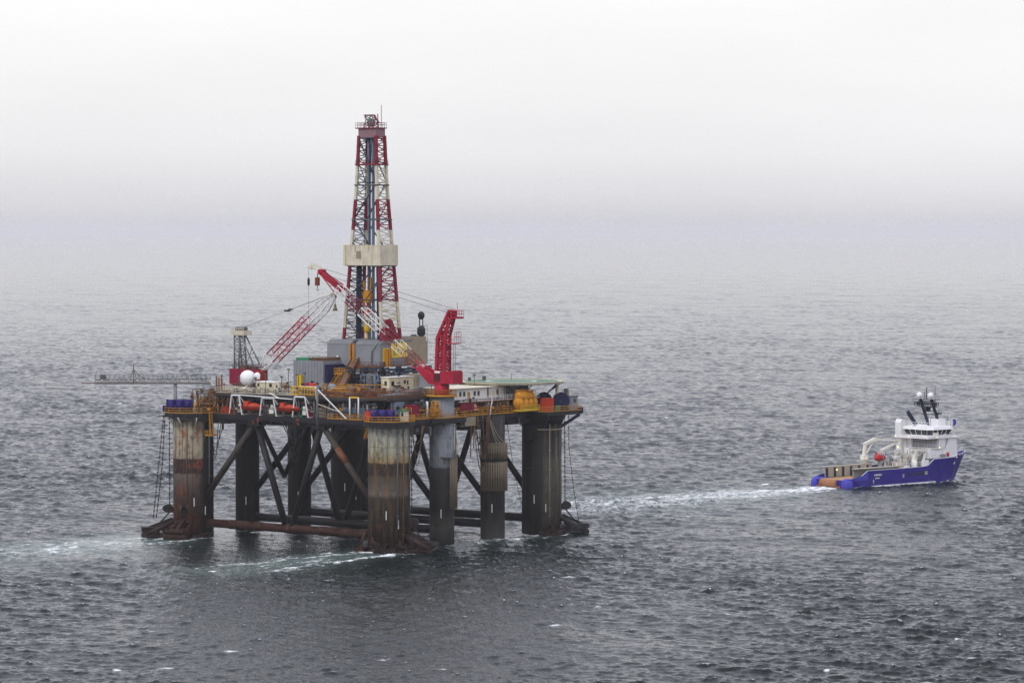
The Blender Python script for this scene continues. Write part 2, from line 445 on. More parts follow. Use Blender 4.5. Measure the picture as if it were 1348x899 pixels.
def build_sea():
    # rings of a polar sheet about the point under the viewpoint: fine where waves can be told apart
    rs = [5.0]
    while rs[-1] < 470: rs.append(rs[-1]*1.07)
    r = rs[-1]
    while r < 45000:
        dr = .44*(max(r, 520)/520)**1.45 if r < 3200 else .0019*r*(r/3200)**.8
        r += dr; rs.append(r)
    rs = np.array(rs)
    fine = np.linspace(R(90-12.6), R(90+12.6), 1501)
    coarse = np.linspace(R(90+12.6), R(90-12.6+360), 400)[1:]
    th = np.concatenate([fine, coarse[:-1]])
    nr, nt_ = len(rs), len(th)
    RR, TT = np.meshgrid(rs, th, indexing='ij')
    X = RR*np.cos(TT); Y = RR*np.sin(TT)
    drr = np.gradient(rs)[:, None]
    dth = np.where(np.arange(nt_) < 1501, th[1]-th[0], th[1600]-th[1599])[None, :]
    spac = np.maximum(drr*.8, RR*dth)
    Z = np.zeros_like(X); DX = np.zeros_like(X); DY = np.zeros_like(X); crest = np.zeros_like(X)
    gust = fbm(X/70+5, Y/190, 4)
    amp = np.clip(.95+1.5*(gust-.5), .55, 1.4)
    nw = 90
    wl = np.exp(np.linspace(math.log(1.1), math.log(12.5), nw))
    for i in range(nw):
        lam = wl[i]
        ang = R(-100) + rng.normal(0, .7 if lam < 7 else .5)     # seas running toward the viewer, slightly across
        k = 2*math.pi/lam
        slope = .062 if lam < 3 else .044 if lam < 6 else .026
        a = slope/k
        ph = rng.random()*6.283
        fade = sstep(.9, 2.4, lam/spac)
        arg = k*(X*math.cos(ang)+Y*math.sin(ang))+ph
        c = np.cos(arg); s = np.sin(arg)
        aa = a*fade*amp
        Z += aa*c
        DX -= aa*.85*math.cos(ang)*s; DY -= aa*.85*math.sin(ang)*s
        crest += slope*fade*c
    for i in range(12):
        lam = 22+i*3.6; ang = R(-100)+rng.normal(0, .4); k = 2*math.pi/lam; ph = rng.random()*6.283
        Z += .012/k*np.cos(k*(X*math.cos(ang)+Y*math.sin(ang))+ph)*sstep(2.2, 4.4, lam/spac)
    # -------- foam and aerated water (metres, in the frames of ship and rig)
    def loc(o, a):
        dx, dy = X-o.x, Y-o.y
        c, s = math.cos(a), math.sin(a)
        return dx*c+dy*s, -dx*s+dy*c
    su, sv = loc(SHIP_O, SHIP_A)
    ru_, rv_ = loc(RIG_O, RIG_A)
    foam = np.zeros_like(X); aer = np.zeros_like(X)
    al = -su
    n1 = fbm(X/3.0, Y/5.0, 4); n2 = fbm(X/9, Y/14, 3)
    na = fbm(al/11+40, sv/1.5, 4); nb = fbm(ru_/7+7, rv_/1.6, 5); n0 = fbm(X/1.1, Y/1.7, 4); n3 = fbm(X/2.2+9, Y/4+3, 4)
    wd = 5.6+.25*np.maximum(al, 0)
    wob = (fbm(al/25+3, sv*0+2, 2)-.5)*5*np.clip(al/40, 0, 1)
    core = np.exp(-((sv-wob)/wd)**2)
    fadein = sstep(-2.5, 1.5, al)
    inten = np.where(al < 0, 1, np.exp(-np.maximum(al, 0)/62))
    foam = np.maximum(foam, core*fadein*(.50+.58*inten)*sstep(165, 80, al)*(-.12+.95*na+.65*n0))
    edge = np.exp(-((sv-wob+wd*.9)/1.3)**2)+.7*np.exp(-((sv-wob-wd*.9)/1.3)**2)
    foam = np.maximum(foam, edge*fadein*np.exp(-np.maximum(al, 0)/60)*(.1+na*1.1))
    aer = np.maximum(aer, np.exp(-(sv/(wd*1.5))**2)*fadein*sstep(170, 10, al)*.7)
    hb = np.interp(su, [-1, 0, 6, 33, 42, 47, 51], [6, 6.4, 7.0, 7.0, 5.6, 3.5, .4])
    dside = np.abs(sv)-hb
    foam = np.maximum(foam, np.exp(-(np.maximum(dside-.2, 0)/.45)**2)*(dside > -1.6)*sstep(-1, 1, su)*sstep(53, 50, su)*(.35+.6*n1))
    bw = np.exp(-((dside-1.2-(50-su)*.16)/1.4)**2)*sstep(36, 44, su)*sstep(55, 51, su)
    foam = np.maximum(foam, bw*(.2+1.0*n1)*1.0)
    ru, rv = loc(RIG_O, RIG_A)
    for (cu, cv, rad, ln, st) in ((0, 0, 5.2, 75, 1.0), (0, 58.4, 5.2, 62, .8), (55, 0, 5.2, 48, .75), (55, 58.4, 5, 40, .5), (18.3, 0, 3, 16, .4), (36.6, 0, 3, 22, .55), (18.3, 58.4, 3, 16, .4), (36.6, 58.4, 3, 16, .4)):
        a_ = -(ru-cu); l_ = rv-cv
        d_ = np.hypot(ru-cu, rv-cv)
        ring = np.exp(-(np.maximum(d_-rad-.3-2.2*(n3-.4), 0)/1.5)**2)*(d_ > rad-1.5)
        foam = np.maximum(foam, ring*st*(.2+1.25*n0))
        w0 = rad*.95+.075*np.maximum(a_, 0)
        wob2 = (fbm(a_/14+cu, l_*0+cv, 3)-.5)*5*np.clip(a_/25, 0, 1)
        back = sstep(1, 6, a_)*sstep(ln, ln*.35, a_)
        for sg in (-1, 1):
            foam = np.maximum(foam, np.exp(-((l_-wob2-sg*w0)/(1.7+.04*np.maximum(a_, 0)))**2)*back*st*(.12+1.2*n0)*sstep(.33, .66, nb)*(1.1 if sg < 0 else .9))
        foam = np.maximum(foam, (np.abs(l_-wob2) < w0)*back*sstep(.42, .68, nb)*(.2+.9*n0)*.8*st)
        aer = np.maximum(aer, np.exp(-(l_/(w0*1.25))**2)*sstep(-6, 2, a_)*sstep(ln*1.25, ln*.2, a_)*st)
    # pale aerated patch drifting out behind the far pontoon
    a_ = -ru; l_ = rv-61
    foam = np.maximum(foam, np.exp(-(l_/(9+.2*np.maximum(a_, 0)))**2)*sstep(2, 10, a_)*sstep(105, 25, a_)*sstep(.34, .72, nb*.6+n3*.4)*(.25+1.0*n0))
    aer = np.maximum(aer, np.exp(-(l_/(10+.2*np.maximum(a_, 0)))**2)*sstep(0, 10, a_)*sstep(120, 30, a_)*.9)
    # under the hull, along the sunken pontoons
    for pv in (0, 58.4):
        pont = np.exp(-((np.abs(rv-pv)-6)/2.0)**2)*sstep(-6, 0, ru)*sstep(62, 54, ru)
        foam = np.maximum(foam, pont*sstep(.38, .7, n3)*(.2+1.1*n0))
    # scattered whitecaps
    wr = rng.uniform(0, 1, 420)
    for q in range(420):
        rr = math.sqrt(505**2+wr[q]**1.3*(3600**2-505**2)); tt = R(90)+rng.uniform(-.19, .19)
        cx, cy = rr*math.cos(tt), rr*math.sin(tt)
        lx = rng.uniform(.5, 1.7)*(1+rr/2500); ly = rng.uniform(.3, .7)*(1+rr/1200)
        i0, i1 = np.searchsorted(rs, [rr-ly*5-6, rr+ly*5+6])
        sl = slice(i0, i1)
        e = np.exp(-((X[sl]-cx)/lx)**2-((Y[sl]-cy-.15*(X[sl]-cx))/ly)**2)
        foam[sl] = np.maximum(foam[sl], e*rng.uniform(.55, 1.0)*(.5+.8*n1[sl]))
    foam = np.clip(np.maximum(foam, sstep(.8, 1.0, crest)*.6*(spac < 1.6)), 0, 1)
    # churned water stands a little proud and damps the small sea
    lee = sstep(-55, -10, ru)*sstep(72, 50, ru)*sstep(-38, -6, rv)*sstep(84, 62, rv)      # calmer water among the legs
    calm = (1-.3*aer)*(1-.5*lee)
    DX = DX*calm; DY = DY*calm
    Z = Z*calm + foam*.12
    X2 = X+DX; Y2 = Y+DY
    co = np.stack([X2, Y2, Z], -1).reshape(-1, 3).astype(np.float32)
    idx = np.arange(nr*nt_).reshape(nr, nt_)
    a = idx[:-1, :]; b = idx[1:, :]
    q = np.stack([a, b, np.roll(b, -1, 1), np.roll(a, -1, 1)], -1).reshape(-1, 4)
    me = bpy.data.meshes.new('sea')
    me.vertices.add(len(co)); me.vertices.foreach_set('co', co.ravel())
    nf = len(q)
    # closing fan under the viewpoint
    me.loops.add(nf*4+nt_); me.polygons.add(nf+1)
    li = np.concatenate([q.ravel(), idx[0, :]]).astype(np.int32)
    me.loops.foreach_set('vertex_index', li)
    me.polygons.foreach_set('loop_start', np.concatenate([np.arange(nf)*4, [nf*4]]).astype(np.int32))
    me.polygons.foreach_set('use_smooth', np.ones(nf+1, dtype=bool))
    me.update(calc_edges=True)
    for nm, arr in (('foam', foam), ('aerated', aer)):
        at = me.attributes.new(nm, 'FLOAT', 'POINT')
        at.data.foreach_set('value', np.clip(arr, 0, 1).astype(np.float32).ravel())
    m, nt, bs = _nt('sea water')
    wv = mapped(nt)
    fa = N(nt, 'ShaderNodeAttribute', attribute_name='foam')
    ae = N(nt, 'ShaderNodeAttribute', attribute_name='aerated')
    fn = noise(nt, mapped(nt, (.8, .5, .5)), 1.0, 6, .72)
    add = N(nt, 'ShaderNodeMath', operation='MULTIPLY_ADD')
    L(nt, fn.outputs[0], add.inputs[0]); add.inputs[1].default_value = 1.5
    sb = N(nt, 'ShaderNodeMath', operation='SUBTRACT'); L(nt, fa.outputs['Fac'], sb.inputs[0]); sb.inputs[1].default_value = .80
    L(nt, sb.outputs[0], add.inputs[2])
    fm = ramp_out(nt, add.outputs[0], .18, .95, .95)
    gt = N(nt, 'ShaderNodeMath', operation='MULTIPLY'); L(nt, fm, gt.inputs[0])
    L(nt, ramp_out(nt, fa.outputs['Fac'], .05, .25), gt.inputs[1])
    base = mixc(nt, ae.outputs['Fac'], SEA_COL, SEA_AER)
    bs.inputs['Base Color'].default_value = (*SEA_COL, 1)
    L(nt, base, bs.inputs['Base Color'])
    bs.inputs['IOR'].default_value = 1.33; bs.inputs['Specular IOR Level'].default_value = .21
    bs.inputs['Roughness'].default_value = SEA_ROUGH
    b1 = noise(nt, mapped(nt, (1, .8, 1)), 1.5, 4, .65)
    bp = N(nt, 'ShaderNodeBump'); bp.inputs['Strength'].default_value = SEA_BUMP; bp.inputs['Distance'].default_value = .5
    L(nt, b1.outputs[0], bp.inputs['Height'])
    b2 = noise(nt, mapped(nt, (1, .6, 1), (50, 20, 0)), .12, 4, .65)
    bq = N(nt, 'ShaderNodeBump'); bq.inputs['Strength'].default_value = SWELL_BUMP; bq.inputs['Distance'].default_value = 2.2
    L(nt, b2.outputs[0], bq.inputs['Height']); L(nt, bq.outputs[0], bp.inputs['Normal'])
    L(nt, bp.outputs[0], bs.inputs['Normal'])
    fo = N(nt, 'ShaderNodeBsdfDiffuse'); fo.inputs[0].default_value = (.82, .84, .84, 1)
    mx = N(nt, 'ShaderNodeMixShader'); L(nt, gt.outputs[0], mx.inputs[0])
    L(nt, bs.outputs[0], mx.inputs[1]); L(nt, fo.outputs[0], mx.inputs[2])
    L(nt, mx.outputs[0], nt.nodes['Material Output'].inputs['Surface'])
    me.materials.append(m)
    o = bpy.data.objects.new('sea', me); COL.objects.link(o)
    tag(o, 'choppy grey open sea with wakes and whitecaps', 'sea', kind='structure')
    return o

SEA_COL = (.005, .010, .010); SEA_AER = (.085, .125, .112); SEA_ROUGH = .08; SEA_BUMP = .34; SWELL_BUMP = .06
sea = build_sea()

# ------------------------------------------------------------------ haze
HAZE = .00004
hb = MB().box((-47000, -47000, -6), (47000, 47000, 104))
hz = hb.solo('haze', bpy.data.materials.new('haze air'), 'pale sea haze fading the far water', 'haze', (0, 0, 0), frame='world', kind='stuff')
hm = hz.data.materials[0]; hm.use_nodes = True
nt = hm.node_tree; nt.nodes.clear()
ou = N(nt, 'ShaderNodeOutputMaterial'); pv = N(nt, 'ShaderNodeVolumePrincipled')
pv.inputs['Color'].default_value = (.97, .97, .985, 1); pv.inputs['Density'].default_value = HAZE
pv.inputs['Anisotropy'].default_value = 0.0
L(nt, pv.outputs[0], ou.inputs['Volume'])

# ------------------------------------------------------------------ sky, sun, camera
SUN_EL, SUN_AZ = 48, 215          # azimuth: compass bearing seen from above, camera looks along 0
world = bpy.data.worlds.new('World'); scene.world = world; world.use_nodes = True
nt = world.node_tree; nt.nodes.clear()
wo = N(nt, 'ShaderNodeOutputWorld'); bg = N(nt, 'ShaderNodeBackground')
sk = N(nt, 'ShaderNodeTexSky'); sk.sky_type = 'NISHITA'; sk.sun_disc = False
sk.sun_elevation = R(SUN_EL); sk.sun_rotation = R(SUN_AZ); sk.dust_density = 6; sk.air_density = 1.2; sk.ozone_density = 1
hs = N(nt, 'ShaderNodeHueSaturation'); hs.inputs['Saturation'].default_value = .12
L(nt, sk.outputs[0], hs.inputs['Color'])
tc = N(nt, 'ShaderNodeTexCoord'); sx = N(nt, 'ShaderNodeSeparateXYZ'); L(nt, tc.outputs['Generated'], sx.inputs[0])
# overcast layer: brightness by height above the horizon
oc = ramp(nt, [(0.0, (6.55, 6.55, 7.0)), (.004, (6.85, 6.85, 7.2)), (.012, (7.85, 7.85, 8.1)), (.024, (8.9, 8.9, 9.05)), (.045, (9.65, 9.65, 9.7)), (.07, (10.0, 10.0, 10.0)), (.25, (9.3, 9.45, 10.9)), (1, (12.4, 12.7, 15.0))])
L(nt, sx.outputs[2], oc.inputs[0])
cmap = N(nt, 'ShaderNodeMapping'); cmap.inputs['Scale'].default_value = (1, 1, 5); L(nt, tc.outputs['Generated'], cmap.inputs['Vector'])
cl = noise(nt, cmap.outputs[0], 5.5, 5, .5)
cm = N(nt, 'ShaderNodeMath', operation='MULTIPLY_ADD'); L(nt, cl.outputs[0], cm.inputs[0]); cm.inputs[1].default_value = .18; cm.inputs[2].default_value = .91
vm = N(nt, 'ShaderNodeVectorMath', operation='SCALE'); L(nt, oc.outputs[0], vm.inputs[0]); L(nt, cm.outputs[0], vm.inputs['Scale'])
L(nt, mixc(nt, .88, hs.outputs[0], vm.outputs[0]), bg.inputs['Color'])
bg.inputs['Strength'].default_value = .11
L(nt, bg.outputs[0], wo.inputs['Surface'])

sl = bpy.data.lights.new('sun', 'SUN'); sl.energy = 1.0; sl.angle = R(18); sl.color = (1, .97, .92)
so = bpy.data.objects.new('sun', sl); COL.objects.link(so)
so.rotation_euler = (R(90-SUN_EL), 0, R(180-SUN_AZ))

cam = bpy.data.cameras.new('camera'); cam.sensor_width = 36; cam.lens = 36*4359/1348
cam.clip_start = 1; cam.clip_end = 100000
co_ = bpy.data.objects.new('camera', cam); COL.objects.link(co_)
co_.location = (0, 0, 70); co_.rotation_euler = (R(90-1.925), 0, 0)
scene.camera = co_
scene.view_settings.view_transform = 'Standard'; scene.view_settings.look = 'None'
scene.view_settings.exposure = 0; scene.view_settings.gamma = 1
scene.render.engine = 'CYCLES'
scene.cycles.max_bounces = 6; scene.cycles.volume_bounces = 3
scene.cycles.use_denoising = True; scene.cycles.denoising_prefilter = 'NONE'; scene.cycles.denoising_input_passes = 'RGB_ALBEDO_NORMAL'
# ------------------------------------------------------------------ the rig's hull
LD, UD = 28.4, 33.2
rig = thing('drilling_rig', 'rusty semi-submersible drilling platform standing on eight columns in the sea', 'oil rig', (27.5, 29.2, 0))
U4 = (0, 18.3, 36.6, 55)
VB = 58.4
def column_marks(c, cu, cv, r, ang, zs):
    for k, z in enumerate(zs):
        m = MB(); a = R(ang + 34*k) 
        x, y = cu+(r+.02)*math.cos(a), cv+(r+.02)*math.sin(a)
        m.beam((x, y, z), (x, y, z+1.9), .16, .12)
        m.build('draft_mark', M['clean white'], c)
def big_column(u, v, mat, face):
    m = MB(); m.cyl((u, v), 4.55, -4, 27.2, 48)
    for z in (4.6, 9.2, 13.9, 18.4, 22.9): m.cyl((u, v), 4.59, z, z+.09, 48)
    for k in range(12):
        a = 2*math.pi*(k+.35)/12
        m.beam((u+4.56*math.cos(a), v+4.56*math.sin(a), -2), (u+4.56*math.cos(a), v+4.56*math.sin(a), 27), .07, .07)
    c = m.build('corner_column', mat, rig)
    column_marks(c, u, v, 4.56, face-20, (7.2, 5.2))
    return c
colA = big_column(0, VB, M['column weathered tan'], 245)
colB = big_column(0, 0, M['column streaked grey'], 232)
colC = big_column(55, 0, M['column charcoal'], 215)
colD = big_column(55, VB, M['column black'], 225)
def slim_column(u, v, mat, top):
    m = MB(); m.cyl((u, v), 2.78, -4, top, 36)
    for z in (6, 12, 18, 24): m.cyl((u, v), 2.81, z, z+.08, 36)
    c = m.build('slim_column', mat, rig)
    column_marks(c, u, v, 2.79, 215, (6.2,))
    return c
s1 = slim_column(18.3, 0, M['column blue grey'], 33.0)
s2 = slim_column(36.6, 0, M['column dark slim'], 28.0)
slim_column(18.3, VB, M['column black'], 33.0)
slim_column(36.6, VB, M['column black'], 28.0)
# fender pipes standing off the slim columns
def fenders(c, u, v, r, a0, a1, n, z0, z1):
    m = MB()
    for k in range(n):
        a = R(a0+(a1-a0)*k/(n-1)); x, y = u+r*math.cos(a), v+r*math.sin(a)
        m.tube((x, y, z0), (x, y, z1), .2, 8)
    for z in (z0+.5, (z0+z1)/2, z1-.5):
        p = [(u+(r-.25)*math.cos(R(a0+(a1-a0)*k/8)), v+(r-.25)*math.sin(R(a0+(a1-a0)*k/8)), z) for k in range(9)]
        m.path(p, .13)
    m.build('fender', M['fender'], c)
fenders(s1, 18.3, 0, 3.3, -105, -35, 8, 8.2, 19.4)
fenders(s2, 36.6, 0, 3.2, -196, -40, 17, 11.0, 17.6); fenders(s2, 36.6, 0, 3.2, -196, -40, 17, 18.2, 21.5)
m = MB(); m.cyl((36.6, 0), 3.2, 21.5, 21.9, 32); m.build('collar', M['fender'], s2)
m = MB(); m.box((15.9, -3.4, 19.5), (19.8, -1.5, 19.75)); m.rail([(15.9, -3.4, 19.75), (19.8, -3.4, 19.75)], .9, kick=0); m.build('landing', M['dark grey'], s1)

# braces: four cross frames, each a low tube and four slanting ones
def braces(u, mh, md, first=None):
    big = u in (0, 55)
    r0 = 4.5 if big else 2.7
    z = 3.3
    m = MB(); m.tube((u, r0, z), (u, VB-r0, z), .95, 16)
    if u == 0:
        for v in (7, 12, 19, 29.2, 38, 46): m.tube((u, v-1.1, z), (u, v+1.1, z), 1.06, 16); m.cbox((u-.6, v+2.2, z+.7), (.7, 1.2, .5))
    m.build('horizontal_brace', mh, rig)
    for k, (a, b) in enumerate((((u, r0-.3, 9.5), (u, 19.4, 27)), ((u, 19.4, 27), (u, 28.2, 3.9)), ((u, 30.2, 3.9), (u, 39, 27)), ((u, 39, 27), (u, VB-r0+.3, 9.5)))):
        mm = MB(); mm.tube(a, b, .72, 14)
        br = mm.build('diagonal_brace', md if not (u == 0 and k in (0, 3)) else M['brace brown'], rig)
        if u == 0 and k == 0:
            m2 = MB(); p = Vector(a).lerp(Vector(b), .52); q = Vector(a).lerp(Vector(b), .70); m2.tube(p, q, .76, 14)
            m2.build('primer_patch', M['rail brown'], br)
    m = MB()
    for v in (19.4, 39): m.cbox((u, v, 26.6), (2.2, 3.4, 1.2))
    m.build('brace_node', M['hull dark'], rig)
braces(0, M['brace brown'], M['brace black'])
for u in U4[1:]: braces(u, M['brace black'], M['brace black'])
# slanting ties seen inside, running lengthways
for v in (19.4, 39):
    for u0, u1 in ((1, 18), (37, 54)):
        m = MB(); m.tube((u0, v, 26.8), ((u0+u1)/2, v, 14 if v > 30 else 26), .55, 12); m.tube(((u0+u1)/2, v, 14 if v > 30 else 26), (u1, v, 26.8), .55, 12)
        m.build('diagonal_brace', M['brace black'], rig)

# lower deck
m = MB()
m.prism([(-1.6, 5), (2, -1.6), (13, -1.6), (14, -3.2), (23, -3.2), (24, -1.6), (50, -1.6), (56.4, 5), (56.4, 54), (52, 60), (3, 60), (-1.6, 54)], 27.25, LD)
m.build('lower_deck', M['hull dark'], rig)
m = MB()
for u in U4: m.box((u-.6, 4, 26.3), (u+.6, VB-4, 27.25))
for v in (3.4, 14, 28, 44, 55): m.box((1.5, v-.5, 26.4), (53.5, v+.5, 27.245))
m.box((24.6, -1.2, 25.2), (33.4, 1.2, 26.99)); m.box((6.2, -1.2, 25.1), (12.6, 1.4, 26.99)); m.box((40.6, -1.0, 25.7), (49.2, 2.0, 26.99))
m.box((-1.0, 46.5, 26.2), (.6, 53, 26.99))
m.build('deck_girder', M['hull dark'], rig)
# corner platforms
def octo(cu, cv, r, n=12, ph=0): return [(cu+r*math.cos(2*math.pi*(k+ph)/n), cv+r*math.sin(2*math.pi*(k+ph)/n)) for k in range(n)]
def corner_platform(poly, c, flare):
    m = MB(); m.prism(poly, 27.5, LD+.02)
    m.build('corner_platform', M['hull dark'], rig)
    m = MB(); m.tube((c[0], c[1], flare), (c[0], c[1], 27.5), 4.62, 32, 5.7)
    m.build('column_head', M['hull dark'] if c != (0, 0) and c != (0, VB) else M['mid grey'], rig)
    m = MB(); m.rail([(p[0], p[1], LD+.03) for p in poly], 1.15, 1.5, .06, .2, loop=True)
    m.build('handrail', M['yellow'], rig)
pA = octo(0, VB, 6.7); pB = octo(-.4, -.4, 5.7)
pC = [(48.9, -6.3), (61.6, -6.6), (61.4, 5.5), (48.9, 5.5)]; pD = octo(55, VB, 6.6)
corner_platform(pA, (0, VB), 26.6); corner_platform(pB, (0, 0), 27.0); corner_platform(pC, (55, 0), 25.2); corner_platform(pD, (55, VB), 26.4)
m = MB()
for p, q in (((61.3, -6.2, 27.4), (58, -3.2, 24.6)), ((61.2, 4.8, 27.4), (58.6, 2.2, 24.6)), ((49.6, -6, 27.4), (51.8, -3.3, 24.6))): m.beam(p, q, .5, .7)
m.box((61.6, -6.4, 27.6), (62.5, -5.0, 29.0))
m.build('platform_bracket', M['navy'], rig)
m = MB()
for a in (150, 190, 230, 110): 
    x, y = math.cos(R(a)), math.sin(R(a)); m.tube((6.4*x, VB+6.4*y, 27.5), (4.5*x, VB+4.5*y, 25.2), .14, 6)
m.build('platform_bracket', M['ship cream'], rig)

# space between the decks: set-back bulkheads, girders and pillars
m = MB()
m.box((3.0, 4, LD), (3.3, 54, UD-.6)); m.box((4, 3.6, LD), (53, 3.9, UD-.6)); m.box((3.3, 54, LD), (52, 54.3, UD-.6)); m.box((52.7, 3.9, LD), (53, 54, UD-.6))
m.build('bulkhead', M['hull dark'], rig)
m = MB()
m.prism([(-.6, 6.5), (2.4, 2.4), (24, 2.4), (24, 13), (53, 13), (53, 56), (2, 56), (-.6, 51)], UD-.55, UD)
m.build('upper_deck', M['deck'], rig)
m = MB()
for v in np.arange(7, 52, 3.0): m.box((-.5, v-.1, UD-1.25), (3.0, v+.1, UD-.56))
m.box((-.62, 6.5, UD-.95), (-.35, 51, UD-.56)); m.box((2.4, 2.35, UD-.95), (24, 2.6, UD-.56))
for u in np.arange(4, 24, 3.0): m.box((u-.1, 2.6, UD-1.25), (u+.1, 3.6, UD-.56))
m.build('deck_beam', M['hull dark'], rig)
for v in (9.4, 13, 17, 21.5, 26, 33, 36.5, 44.5, 49):
    MB().tube((-.2, v, LD), (-.2, v, UD-.56), .17, 8).build('deck_pillar', M['mid grey'], rig)
for v in (7.9, 10.4): MB().tube((-1.0, v, LD-.4), (-1.0, v, UD+.1), .17, 8).build('deck_pillar', M['white'], rig)
MB().beam((-1, 7.9, UD+.1), (-1, 10.4, UD+.1), .2, .3).build('pillar_lintel', M['bright yellow'], rig)
MB().tube((-1.5, 19.4, 26.6), (-1.5, 19.4, UD+2.6), .26, 10).build('deck_pillar', M['mid grey'], rig)
for u in (4, 8, 12.5, 22): MB().tube((u, 2.7, LD), (u, 2.7, UD-.56), .17, 8).build('deck_pillar', M['mid grey'], rig)
MB().tube((12, -.9, LD), (12, -.9, UD-1.0), .28, 8).build('deck_pillar', M['white'], rig)
# coloured wall panels in the openings
for (v0, v1, z0, z1, mt) in ((14.4, 18.6, LD, 31.2, 'blue grey'), (18.9, 22.2, LD, 31.4, 'tan'), (35.6, 37.4, LD, 30.9, 'blue grey'), (30.5, 33.6, LD+.6, 31.4, 'blue grey'), (10.8, 14.2, LD, 30.8, 'mid grey'), (22.6, 26.2, 31.0, 32.4, 'tan'), (44.4, 47.8, LD, 31.6, 'brown')):
    MB().box((.9, v0, z0), (2.99, v1, z1)).build('wall_panel', M[mt], rig)
for (u0, u1, z0, z1, mt) in ((4.6, 7.2, LD, 32.2, 'blue grey'), (8, 10.4, LD, 31.0, 'dark grey'), (26, 29, LD, 31.2, 'blue grey'), (29.2, 31, LD, 31.0, 'amber'), (44, 52, LD, 31.0, 'rust red')):
    MB().box((u0, 1.6, z0), (u1, 3.59, z1)).build('wall_panel', M[mt], rig)
# walkway and rails on the AB side
m = MB(); m.rail([(-1.5, 44, LD), (-1.5, 51.5, LD)], 1.15, 1.5, .06, .25); m.build('handrail', M['rail brown'], rig)
m = MB(); m.rail([(-1.5, 6.4, LD), (-1.5, 16.5, LD)], 1.15, 1.5, .07, .25); m.build('handrail', M['yellow'], rig)
m = MB(); m.rail([(2, -1.5, LD), (13, -1.5, LD), (14, -3.1, LD), (23, -3.1, LD), (24, -1.5, LD), (49, -1.5, LD)], 1.15, 1.5, .06, .25); m.build('handrail', M['yellow'], rig)
m = MB(); m.rail([(-.5, 51, UD), (-.5, 27.5, UD)], 1.1, 1.6, .05, .12); m.build('handrail', M['cream'], rig)
m = MB(); m.rail([(-.5, 26, UD), (-.5, 6.6, UD), (2.4, 2.5, UD), (15, 2.5, UD)], 1.15, 1.5, .06, .25); m.build('handrail', M['rail brown'], rig)
m = MB(); m.rail([(53, 13.2, UD), (53, 56, UD), (2, 56, UD)], 1.1, 2.2, .05, .15); m.build('handrail', M['rail brown'], rig)
m = MB(); m.rail([(.6, 22.4, UD), (.6, 29.2, UD)], 1.9, .9, .09, .3); m.rail([(1.4, 22.4, UD), (1.4, 29.2, UD)], 1.7, .9, .09, .3); m.build('barrier', M['bright yellow'], rig)
m = MB(); m.rail([(.9, 14, UD), (.9, 18, UD), (2.4, 18, UD), (2.4, 14, UD)], 1.8, .8, .08, .3, loop=True); m.build('barrier', M['yellow'], rig)
m = MB(); m.rail([(.2, 11.5, 30.5), (.2, 14.5, 30.5)], 1.0, .8, .07, .3); m.box((.2, 11.5, 30.2), (.89, 14.5, 30.45)); m.build('small_landing', M['yellow'], rig)
# ladders and stairs
m = MB(); m.stair((-2.8, 2.6, LD+.1), (-1.4, 5.6, 24.4), .9, (1, 0, 0)); m.stair((-2.5, 2.6, LD+.1), (-2.5, 2.9, 22.8), .8, (1, 0, 0), 10); m.build('ladder', M['yellow'], rig)
m = MB(); m.box((-3.4, 49.3, 23.4), (-1.8, 51.6, 23.6)); m.rail([(-3.4, 51.6, 23.6), (-3.4, 49.3, 23.6), (-1.8, 49.3, 23.6)], 1, .8, .06); m.stair((-2.6, 50.6, LD), (-2.6, 50.2, 23.6), .8, (1, 0, 0), 10); m.build('ladder', M['yellow'], rig)
m = MB(); m.stair((33.5, -1.3, LD), (35.6, -.3, 31.4), .9, (0, 1, 0)); m.build('white_stair', M['white'], rig)
m = MB(); m.stair((13.4, 28.9, UD), (16.5, 28.0, 37.4), 1.2, (0, 1, 0), 10); m.box((16.4, 26.8, 37.2), (19.9, 30.5, 37.4)); m.rail([(16.4, 30.5, 37.4), (16.4, 26.9, 37.4)], 1.2, .8, .09, .3); m.build('yellow_stair', M['yellow'], rig)
m = MB()
for a in (52, 42): 
    x, y = 55+4.62*math.cos(R(180+a)), 4.62*math.sin(R(180+a)); 
for z in np.arange(5, 26, .6): m.cbox((50.3, -.3, z), (.12, .7, .07))
for y in (-.65, .05): m.tube((50.3, y, 4.4), (50.3, y, 26.5), .06, 5)
m.box((49.4, -1.1, 21.8), (50.6, .5, 21.95)); m.box((49.6, -1.0, 15.2), (50.6, .4, 15.35)); m.build('ladder', M['black'], rig)
# hanging scaffold line on the charcoal column, pale band of paint
m = MB(); 
for k in range(9):
    a = R(205+k*10); b = R(215+k*10); m.beam((55+4.75*math.cos(a), 4.75*math.sin(a), 24.2), (55+4.75*math.cos(b), 4.75*math.sin(b), 24.2), .2, .3)
m.build('pipe_ring', M['tan'], rig)
# pipes running down the corner columns
def riser(col, cu, cv, r, ang, z0, z1, rad, mat):
    a = R(ang); x, y = cu+(r+rad)*math.cos(a), cv+(r+rad)*math.sin(a)
    m = MB(); m.tube((x, y, z0), (x, y, z1), rad, 8)
    for z in np.arange(z0+2, z1, 4.5): m.cbox((x, y, z), (rad*3, rad*3, .2))
    m.build('riser_pipe', mat, col)
riser(colA, 0, VB, 4.55, 274, 12, 26.8, .13, M['mid grey']); riser(colA, 0, VB, 4.55, 205, 8, 26.5, .10, M['brown'])
riser(colB, 0, 0, 4.55, 243, 6, 27, .16, M['dark grey']); riser(colB, 0, 0, 4.55, 262, 2, 27, .12, M['brown']); riser(colB, 0, 0, 4.55, 214, 18, 27, .12, M['tan']); riser(colB, 0, 0, 4.55, 292, 3, 27, .16, M['dark grey'])
riser(colC, 0+55, 0, 4.55, 240, 4, 26, .14, M['tan']); riser(colC, 55, 0, 4.55, 262, 3, 26, .12, M['dark grey'])
